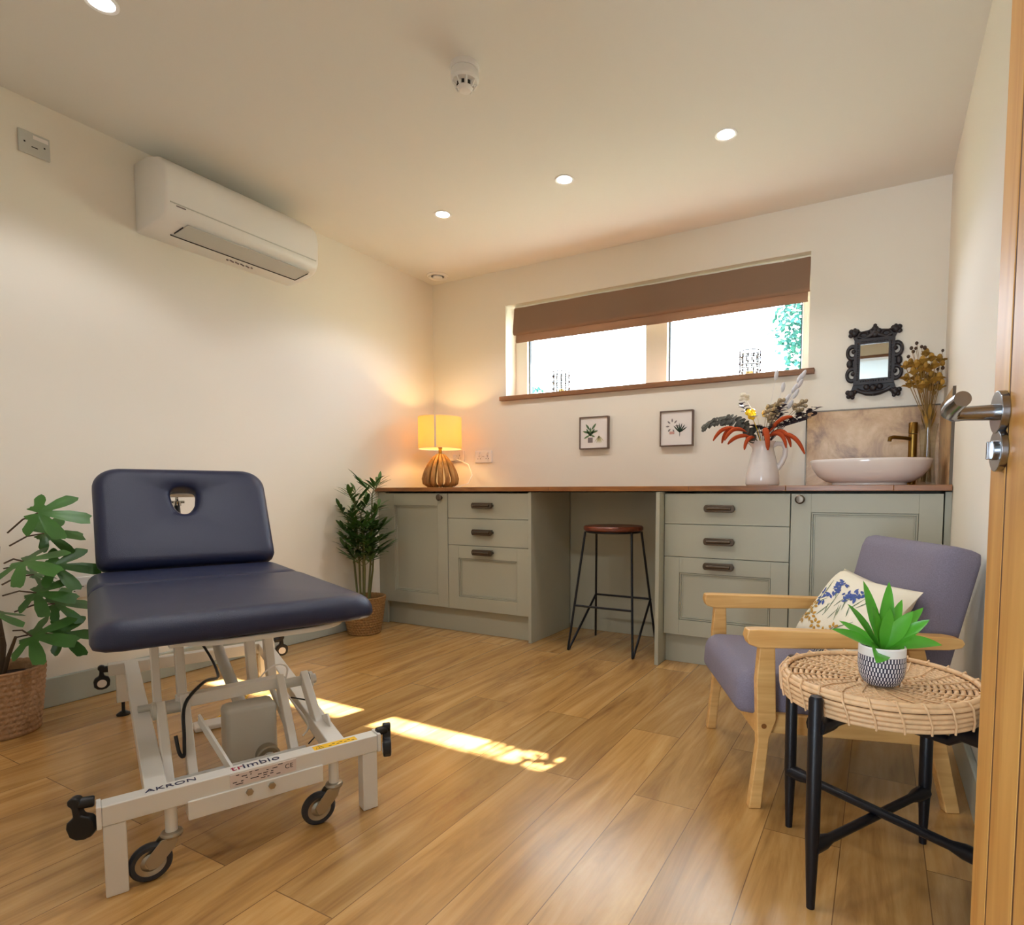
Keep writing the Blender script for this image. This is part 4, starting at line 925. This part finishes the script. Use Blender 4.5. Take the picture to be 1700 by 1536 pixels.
# potted succulent on the tray
t = thing('potted_succulent', 'bright green leafy plant in a white pot with dark dashes', 'potted plant', (.014, 1.470, .4535))
pot = G().lathe([(.030, 0), (.036, .004), (.044, .020), (.0475, .042), (.047, .066)], seg=72, caps=True, uvn=True).obj('pot', M['pot'], t, smooth=60)
G().lathe([(.047, .066), (.0468, .083), (.0445, .086), (.0425, .083), (.042, .070), (.001, .070)], seg=48, caps=False).obj('pot_rim', M['plastic'], t)
G().lathe([(.001, .0755), (.042, .0745), (.042, .068), (.001, .068)], seg=32).obj('soil', M['soil'], t)
g = G(); pf = lambda q: (sin(pi * min(1, q ** .9 * .93 + .07)) ** .75) * (.55 + .45 * min(1, q * 2.2))
rv = Vector((.877, .48, 0)); fv = Vector((-.48, .877, 0)); up = Vector((0, 0, 1))
SL = [(-.62, -.2, .80, .150, .030, .05), (-.22, .15, 1, .155, .030, .0), (.12, .1, 1, .150, .032, .0), (-.95, 0, .55, .125, .028, .12), (.75, .25, .72, .150, .028, .08), (.9, -.15, .42, .135, .036, .28), (-.5, -.75, .22, .095, .046, .32), (-.38, -.3, 1, .115, .034, .0), (.35, -.35, .9, .115, .034, .05), (.50, .35, .9, .135, .026, .05), (-.6, .6, .6, .11, .028, .1), (.4, .8, .5, .11, .028, .1), (.02, -.2, 1, .10, .032, 0), (.62, -.3, .7, .12, .030, .08)]
for (a, b, c, L_, w_, dr_) in SL:
    d = (rv * a + fv * b + up * c).normalized(); nrm = (up * 1.0 - fv * .9 + rv * -a * .3)
    g.leaf(Vector((0, 0, .075)) + rv * a * .008, d, nrm, L_, w_, dr_, 9, .32, pf)
g.obj('leaves', M['leaf_succ'], t, smooth=80)

# ================================================================ treatment couch (local x across the foot end, y towards the head end)
CA = (-1.432, .607, 0)
t = thing('treatment_couch', 'navy vinyl electric treatment couch on a white wheeled steel frame', 'treatment couch', CA, radians(67.2))
def pd(name, w, h, th, x, y, z, **k):
    return G().pad(w, h, th, mx=Matrix.Translation((x, y, z)), **k).obj(name, M['navy'], t, smooth=60)
pd('foot_pad', .662, .73, .072, .324, .100, .507, rc=.055, er=.050, crown=.010, rtop=.03)
pd('seat_pad', .655, .40, .070, .321, .815, .509, rc=.03, er=.046, crown=.008)
# backrest with the face hole
HC = (-.008, .290)
def hole(a):
    # rounded inverted trapezoid
    x, y = cos(a), sin(a); hw = .026 + .032 * (y + 1) / 2; e = .72
    return (HC[0] + hw * math.copysign(abs(x) ** e, x), HC[1] + .058 * math.copysign(abs(y) ** e, y))
mbk = Matrix.Translation((.329, 1.215, .565)) @ Matrix.Rotation(radians(61), 4, 'X')
br = G().pad(.612, .438, .070, rc=.04, er=.040, mx=mbk, hole=(hole, HC), dimple=.018, rtop=.085, n=128).obj('backrest', M['navy'], t, smooth=70)
g = G()
mk = mbk @ Matrix.Translation((0, 0, -.030))
for x0, x1 in ((-.20, -.16), (.16, .20)): g.box(x0, x1, -.02, .36, 0, .028, mk)
g.box(-.20, .20, .02, .06, 0, .026, mk); g.box(-.20, .20, .345, .375, 0, .026, mk); g.obj('backrest_frame', M['white'], t, bevel=.002)
g = G(); g.tube([(.313, 1.20, .50), (.313, 1.42, .69), (.313, 1.475, .815)], [.011, .011, .011], 12); st = g.obj('gas_strut', M['black'], t)
g = G(); g.tube([(.313, 1.475, .815), (.313, 1.478, .835)], .016, 16); g.torus((.313, 1.478, .842), .022, .004, 24, 8, 'x'); g.tube([(.285, 1.478, .832), (.341, 1.478, .832)], .006, 10); g.obj('strut_bracket', M['chrome'], st)
# frame directly below the pads
g = G(); zt = .462
g.box(.155, .190, .26, 1.21, zt + .004, zt + .036); g.box(.480, .515, .26, 1.21, zt + .004, zt + .036); g.box(.19, .48, .26, .30, zt + .008, zt + .036); g.box(.19, .48, 1.17, 1.21, zt + .004, zt + .036); g.box(.19, .48, .60, .64, zt + .004, zt + .036)
g.obj('top_frame', M['white'], t, bevel=.004)
g = G(); g.pad(.46, .66, .014, rc=.14, er=.004, mx=Matrix.Translation((.37, .125, .488)), crown=0); g.obj('under_plate', M['white'], t)
g = G(); g.bar((.125, .66, .415), (.50, .66, .415), .045, .040); g.bar((.19, .66, .395), (.19, .66, .46), .04, .03, (0, 1, 0)); g.bar((.45, .66, .395), (.45, .66, .46), .04, .03, (0, 1, 0)); g.obj('upper_crossbar', M['white'], t, bevel=.003)
# base
g = G(); g.box(0, .606, 0, .043, .160, .205); fb = g.obj('foot_beam', M['white'], t, bevel=.003)
for q in (-.009, .606): G().box(q, q + .009, -.002, .045, .157, .207).obj('end_cap', M['plastic'], fb, bevel=.002)
G().box(.156, .457, -.006, .046, .122, .166).obj('apron_plate', M['white'], t, bevel=.002)
g = G(); 
for x in (.283, .333): G().tube([(x, -.012, .151), (x, -.005, .151)], .0085, 6).obj('bolt', M['zinc'], t)
for x0, x1 in ((.001, .042), (.564, .605)): G().box(x0, x1, .002, .041, 0, .160).obj('leg', M['white'], t, bevel=.003)
g = G(); g.box(.045, .640, 1.27, 1.313, .165, .210); g.obj('head_beam', M['white'], t, bevel=.003)
for x in (.088, .60):
    l_ = G().box(x - .020, x + .020, 1.272, 1.311, .055, .166).obj('leg', M['white'], t, bevel=.003)
    g = G(); g.cyl((x, 1.292, .014), (x, 1.292, .058), .006); g.lathe([(.001, 0), (.024, 0), (.024, .005), (.010, .015), (.001, .016)], (x, 1.292, 0), 20); g.obj('levelling_foot', M['black'], l_)
for (a, b, c, d) in ((.100, .043, .118, 1.27), (.505, .043, .598, 1.27)):
    g = G(); g.bar((a, b - .01, .183), (c, d + .01, .188), .045, .044); g.obj('side_rail', M['white'], t, bevel=.003)
# castors
for x in (.125, .492):
    ft = G().cyl((x, .022, .098), (x, .022, .162), .0125, seg=20).obj('castor_stem', M['white'], t)
    g = G(); g.lathe([(.001, .086), (.020, .086), (.023, .092), (.021, .098), (.014, .100), (.001, .100)], (x, .022, 0), 24)
    for yy in (.006, .034):
        g.prism([(x - .054, .052), (x - .046, .030), (x - .030, .030), (x + .004, .066), (x + .012, .090), (x - .022, .090)], .0022, Matrix.Translation((0, yy + .001, 0)) @ Matrix.Rotation(radians(90), 4, 'X'))
    cf = g.obj('castor_fork', M['zinc'], ft, bevel=.0008)
    g = G(); xc = x - .042; prof_ = [(.030, -.011), (.038, -.011), (.042, -.006), (.0425, 0), (.042, .006), (.038, .011), (.030, .011)]
    mw = Matrix.Translation((xc, .020, .0425)) @ Matrix.Rotation(radians(90), 4, 'X')
    g.lathe(prof_ + [prof_[0]], seg=40, caps=False, mx=mw); g.obj('tyre', M['tyre'], ft)
    g = G(); g.lathe([(.001, -.010), (.012, -.011), (.020, -.006), (.030, -.008), (.030, .008), (.020, .006), (.012, .011), (.001, .010)], seg=32, mx=mw); g.obj('wheel_hub', M['zinc'], ft)
# foot levers with round stickers
def lever(x, y, z, sx, tilt=0.0, spin=0.0):
    mx = Matrix.Translation((x, y, z)) @ Matrix.Rotation(spin, 4, 'Z') @ Matrix.Rotation(tilt, 4, 'Y')
    g = G(); pts = [(-.010, .022), (-.012, .012), (-.006, .004), (-.008, -.016), (-.022, -.024), (-.026, -.036), (-.024, -.056), (-.014, -.066), (0, -.069), (.014, -.066), (.024, -.056), (.026, -.036), (.022, -.024), (.008, -.016), (.006, .004), (.012, .012), (.010, .022), (0, .026)]
    g.prism(pts, .022, mx @ Matrix.Translation((0, .011, 0)) @ Matrix.Rotation(radians(90), 4, 'X')); g.tube([mx @ Vector((0, 0, .008)), Vector((x - sx * .030, y, z + .006))], .012, 14)
    l_ = g.obj('brake_lever', M['black'], t, bevel=.004)
    g = G(); g.lathe([(.001, 0), (.015, 0), (.015, .0012), (.001, .0012)], seg=28, mx=mx @ Matrix.Translation((0, -.0112, -.044)) @ Matrix.Rotation(radians(90), 4, 'X')); s_ = g.obj('round_sticker', M['paper'], l_)
    return l_
lever(.025, 1.285, .185, -1, 0, 0); lever(.672, 1.285, .205, 1, 0, 0); lever(-.040, .030, .205, -1, .2, 2.7); lever(.640, .020, .200, 1, -.1, -1.9)
# lifting linkage
def link(x, y0, z0, y1, z1, w=.022, th=.038):
    G().bar((x, y0, z0), (x, y1, z1), w, th).obj('lifting_arm', M['white'], t, bevel=.003)
link(.137, .16, .120, .34, .300); link(.192, .20, .110, .34, .312); link(.442, .20, .110, .36, .312); link(.512, .16, .150, .36, .306)
link(.150, .60, .210, .66, .425); link(.215, .60, .205, .66, .425, .026); link(.418, .60, .205, .66, .425, .028); link(.475, .60, .215, .66, .425, .028)
G().bar((.175, .345, .298), (.458, .365, .298), .038, .034).obj('lower_crossbar', M['white'], t, bevel=.003)
for q0, q1, rr_ in (((.115, .33, .288), (.200, .33, .288), .015), ((.44, .35, .290), (.545, .35, .290), .015), ((.115, .655, .412), (.205, .655, .412), .014), ((.10, .61, .215), (.51, .61, .215), .012), ((.12, .20, .135), (.47, .20, .135), .010)):
    g = G(); g.tube([q0, q1], rr_, 18)
    if q0[1] in (.33, .35): g.tube([(q0[0] + .003, q0[1], q0[2]), (q0[0] + .011, q0[1], q0[2])], .024, 20) if q0[1] == .33 else g.tube([(.525, .35, .290), (.535, .35, .290)], .024, 20)
    g.obj('pivot_shaft', M['plastic_grey'], t)
# gusset plates down to the rails
for x, xx in ((.522, .0),):
    g = G(); g.prism([(.10, .130), (.16, .120), (.22, .150), (.22, .215), (.17, .235), (.13, .20)], .006, Matrix.Translation((x, 0, 0)) @ Matrix(((0, 0, 1, 0), (1, 0, 0, 0), (0, 1, 0, 0), (0, 0, 0, 1)))); g.obj('gusset', M['white'], t, bevel=.001)
# motor housing with its ram
g = G(); g.box(.283, .418, .285, .375, .095, .262); mh = g.obj('motor_housing', M['plastic_grey'], t, bevel=.014)
g = G(); g.tube([(.385, .30, .118), (.385, .262, .112)], .030, 28); g.torus((.385, .262, .112), .028, .005, 28, 8, 'y'); g.obj('motor_end', M['zinc'], mh)
g = G(); g.tube([(.385, .262, .112), (.385, .245, .110)], .016, 20); g.box(.376, .394, .236, .250, .090, .130); g.obj('ram_clevis', M['plastic_grey'], mh, bevel=.002)
g = G(); g.tube([(.35, .36, .20), (.35, .75, .30), (.35, 1.0, .40)], [.018, .018, .012], 16); g.obj('ram_tube', M['plastic_grey'], mh)
g = G(); 
for x, y, z in ((.205, .34, .298), (.425, .355, .298), (.125, .20, .135), (.205, .20, .115), (.455, .20, .120)): G().tube([(x, y, z), (x + .012, y, z)], .011, 6).obj('pivot_nut', M['zinc'], t)
G().bar((.215, .25, .27), (.262, .05, .175), .030, .006, (1, 0, 0)).obj('stay_strap', M['white'], t)
g = G(); g.bar((.45, .20, .12), (.43, .43, .28), .022, .010, (1, 0, 0)); g.obj('stay_strap', M['white'], t)
# cables
def wire(pts, r_, m, name='cable'):
    P = [Vector(p) for p in pts]; out = []
    for i in range(len(P) - 1):
        p0, p1, p2, p3 = P[max(i - 1, 0)], P[i], P[i + 1], P[min(i + 2, len(P) - 1)]
        for k in range(6):
            q = k / 6; out.append(.5 * ((2 * p1) + (p2 - p0) * q + (2 * p0 - 5 * p1 + 4 * p2 - p3) * q * q + (3 * p1 - p0 - 3 * p2 + p3) * q ** 3))
    out.append(P[-1]); return G().tube(out, r_, 8).obj(name, m, t)
wire([(.16, .24, .24), (.165, .22, .20), (.175, .22, .19), (.178, .23, .23), (.19, .30, .30), (.25, .40, .325), (.33, .70, .26), (.30, .95, .34), (.16, .80, .44), (.10, .60, .47)], .0045, M['black'])
wire([(.36, .40, .27), (.43, .40, .335), (.48, .42, .32), (.47, .40, .25), (.50, .28, .18), (.48, .26, .15)], .003, M['plastic'])
wire([(.46, .30, .26), (.53, .32, .22), (.54, .28, .16), (.49, .24, .13)], .0022, M['black'])
wire([(.30, 1.0, .02), (.36, 1.0, .006), (.45, 1.12, .006), (.52, 1.2, .02), (.54, 1.28, .10)], .0035, M['yellow_label'])  # yellow stands in for sunlight falling on this cable
g = G(); g.box(.40, .47, .93, .99, .0, .035); g.obj('foot_switch_and_sun_patch', M['blue_plastic'], t, bevel=.006)
g = G(); g.box(.28, .39, .90, .98, 0, .018); g.obj('foot_switch_and_sun_patch', M['plastic'], t, bevel=.006)  # white slab stands in for a sunlit patch of floor
# markings on the foot beam
z_ = .2056
text('lettering', 'tr', .036, M['red_ink'], fb, (.262, .021, z_), (0, 0, 0)); text('lettering', 'imbio', .036, M['navy_ink'], fb, (.316, .021, z_), (0, 0, 0))
text('lettering', 'AKRON', .024, M['navy_ink'], fb, (.128, .021, z_), (0, 0, 0), width=1.15)
y_l = G().box(.440, .552, .005, .030, .205, .2056).obj('warning_label', M['yellow_label'], fb)
text('lettering', '\u26a0', .020, M['slot'], y_l, (.455, .0175, .2058), (0, 0, 0), .0002)
g = G(); [g.box(.478 + .010 * k, .485 + .010 * k, .010 + .006 * (k % 2), .013 + .006 * (k % 2), .2056, .2059) for k in range(7)]; g.obj('small_print', M['slot'], y_l)
rl = G().box(.243, .392, -.0015, .001, .170, .200).obj('rating_label', M['pale_label'], fb)
g = G(); RR = random.Random(5)
for k in range(34):
    x = .248 + RR.random() * .108; z = .174 + RR.randint(0, 4) * .0055; g.box(x, x + RR.uniform(.003, .009), -.0019, -.0014, z, z + .0018)
g.obj('small_print', M['slot'], rl); text('lettering', 'CE', .016, M['slot'], rl, (.375, -.0017, .186), (radians(90), 0, 0), .0002)

# ================================================================ foliage outside the window
def tree(name, label, cx_, cy_, cz_, R_, n, trunk_top, seed):
    t = thing(name, label, 'tree', (cx_, cy_, -.12)); rr = random.Random(seed)
    G().tube([(0, 0, 0), (.05, 0, trunk_top * .5), (0, 0, trunk_top)], [.09, .06, .03], 10).obj('trunk', M['bark'], t)
    g = G()
    for k in range(n):
        p = Vector((rr.gauss(0, 1), rr.gauss(0, 1), rr.gauss(0, 1))).normalized() * R_ * rr.random() ** .45; p.z *= 1.25
        if noise.noise(p * 3.2) < -.16: continue
        p += Vector((0, 0, cz_ + .12)); g.leaf(p, (rr.uniform(-1, 1), rr.uniform(-1, 1), rr.uniform(-.6, .6)), (rr.uniform(-1, 1), -.3, 1), .085, .05, .2, 3, .2)
    o = g.obj('foliage', M['tree_leaf'], t); o['kind'] = 'stuff'; return t
tree('garden_tree', 'leafy tree outside the right window pane', -.52, 8.0, 3.0, .74, 5200, 2.8, 2)
tree('garden_shrub', 'small shrub seen at the bottom corner of the left pane', -5.0, 8.2, 2.42, .30, 500, 2.3, 4)
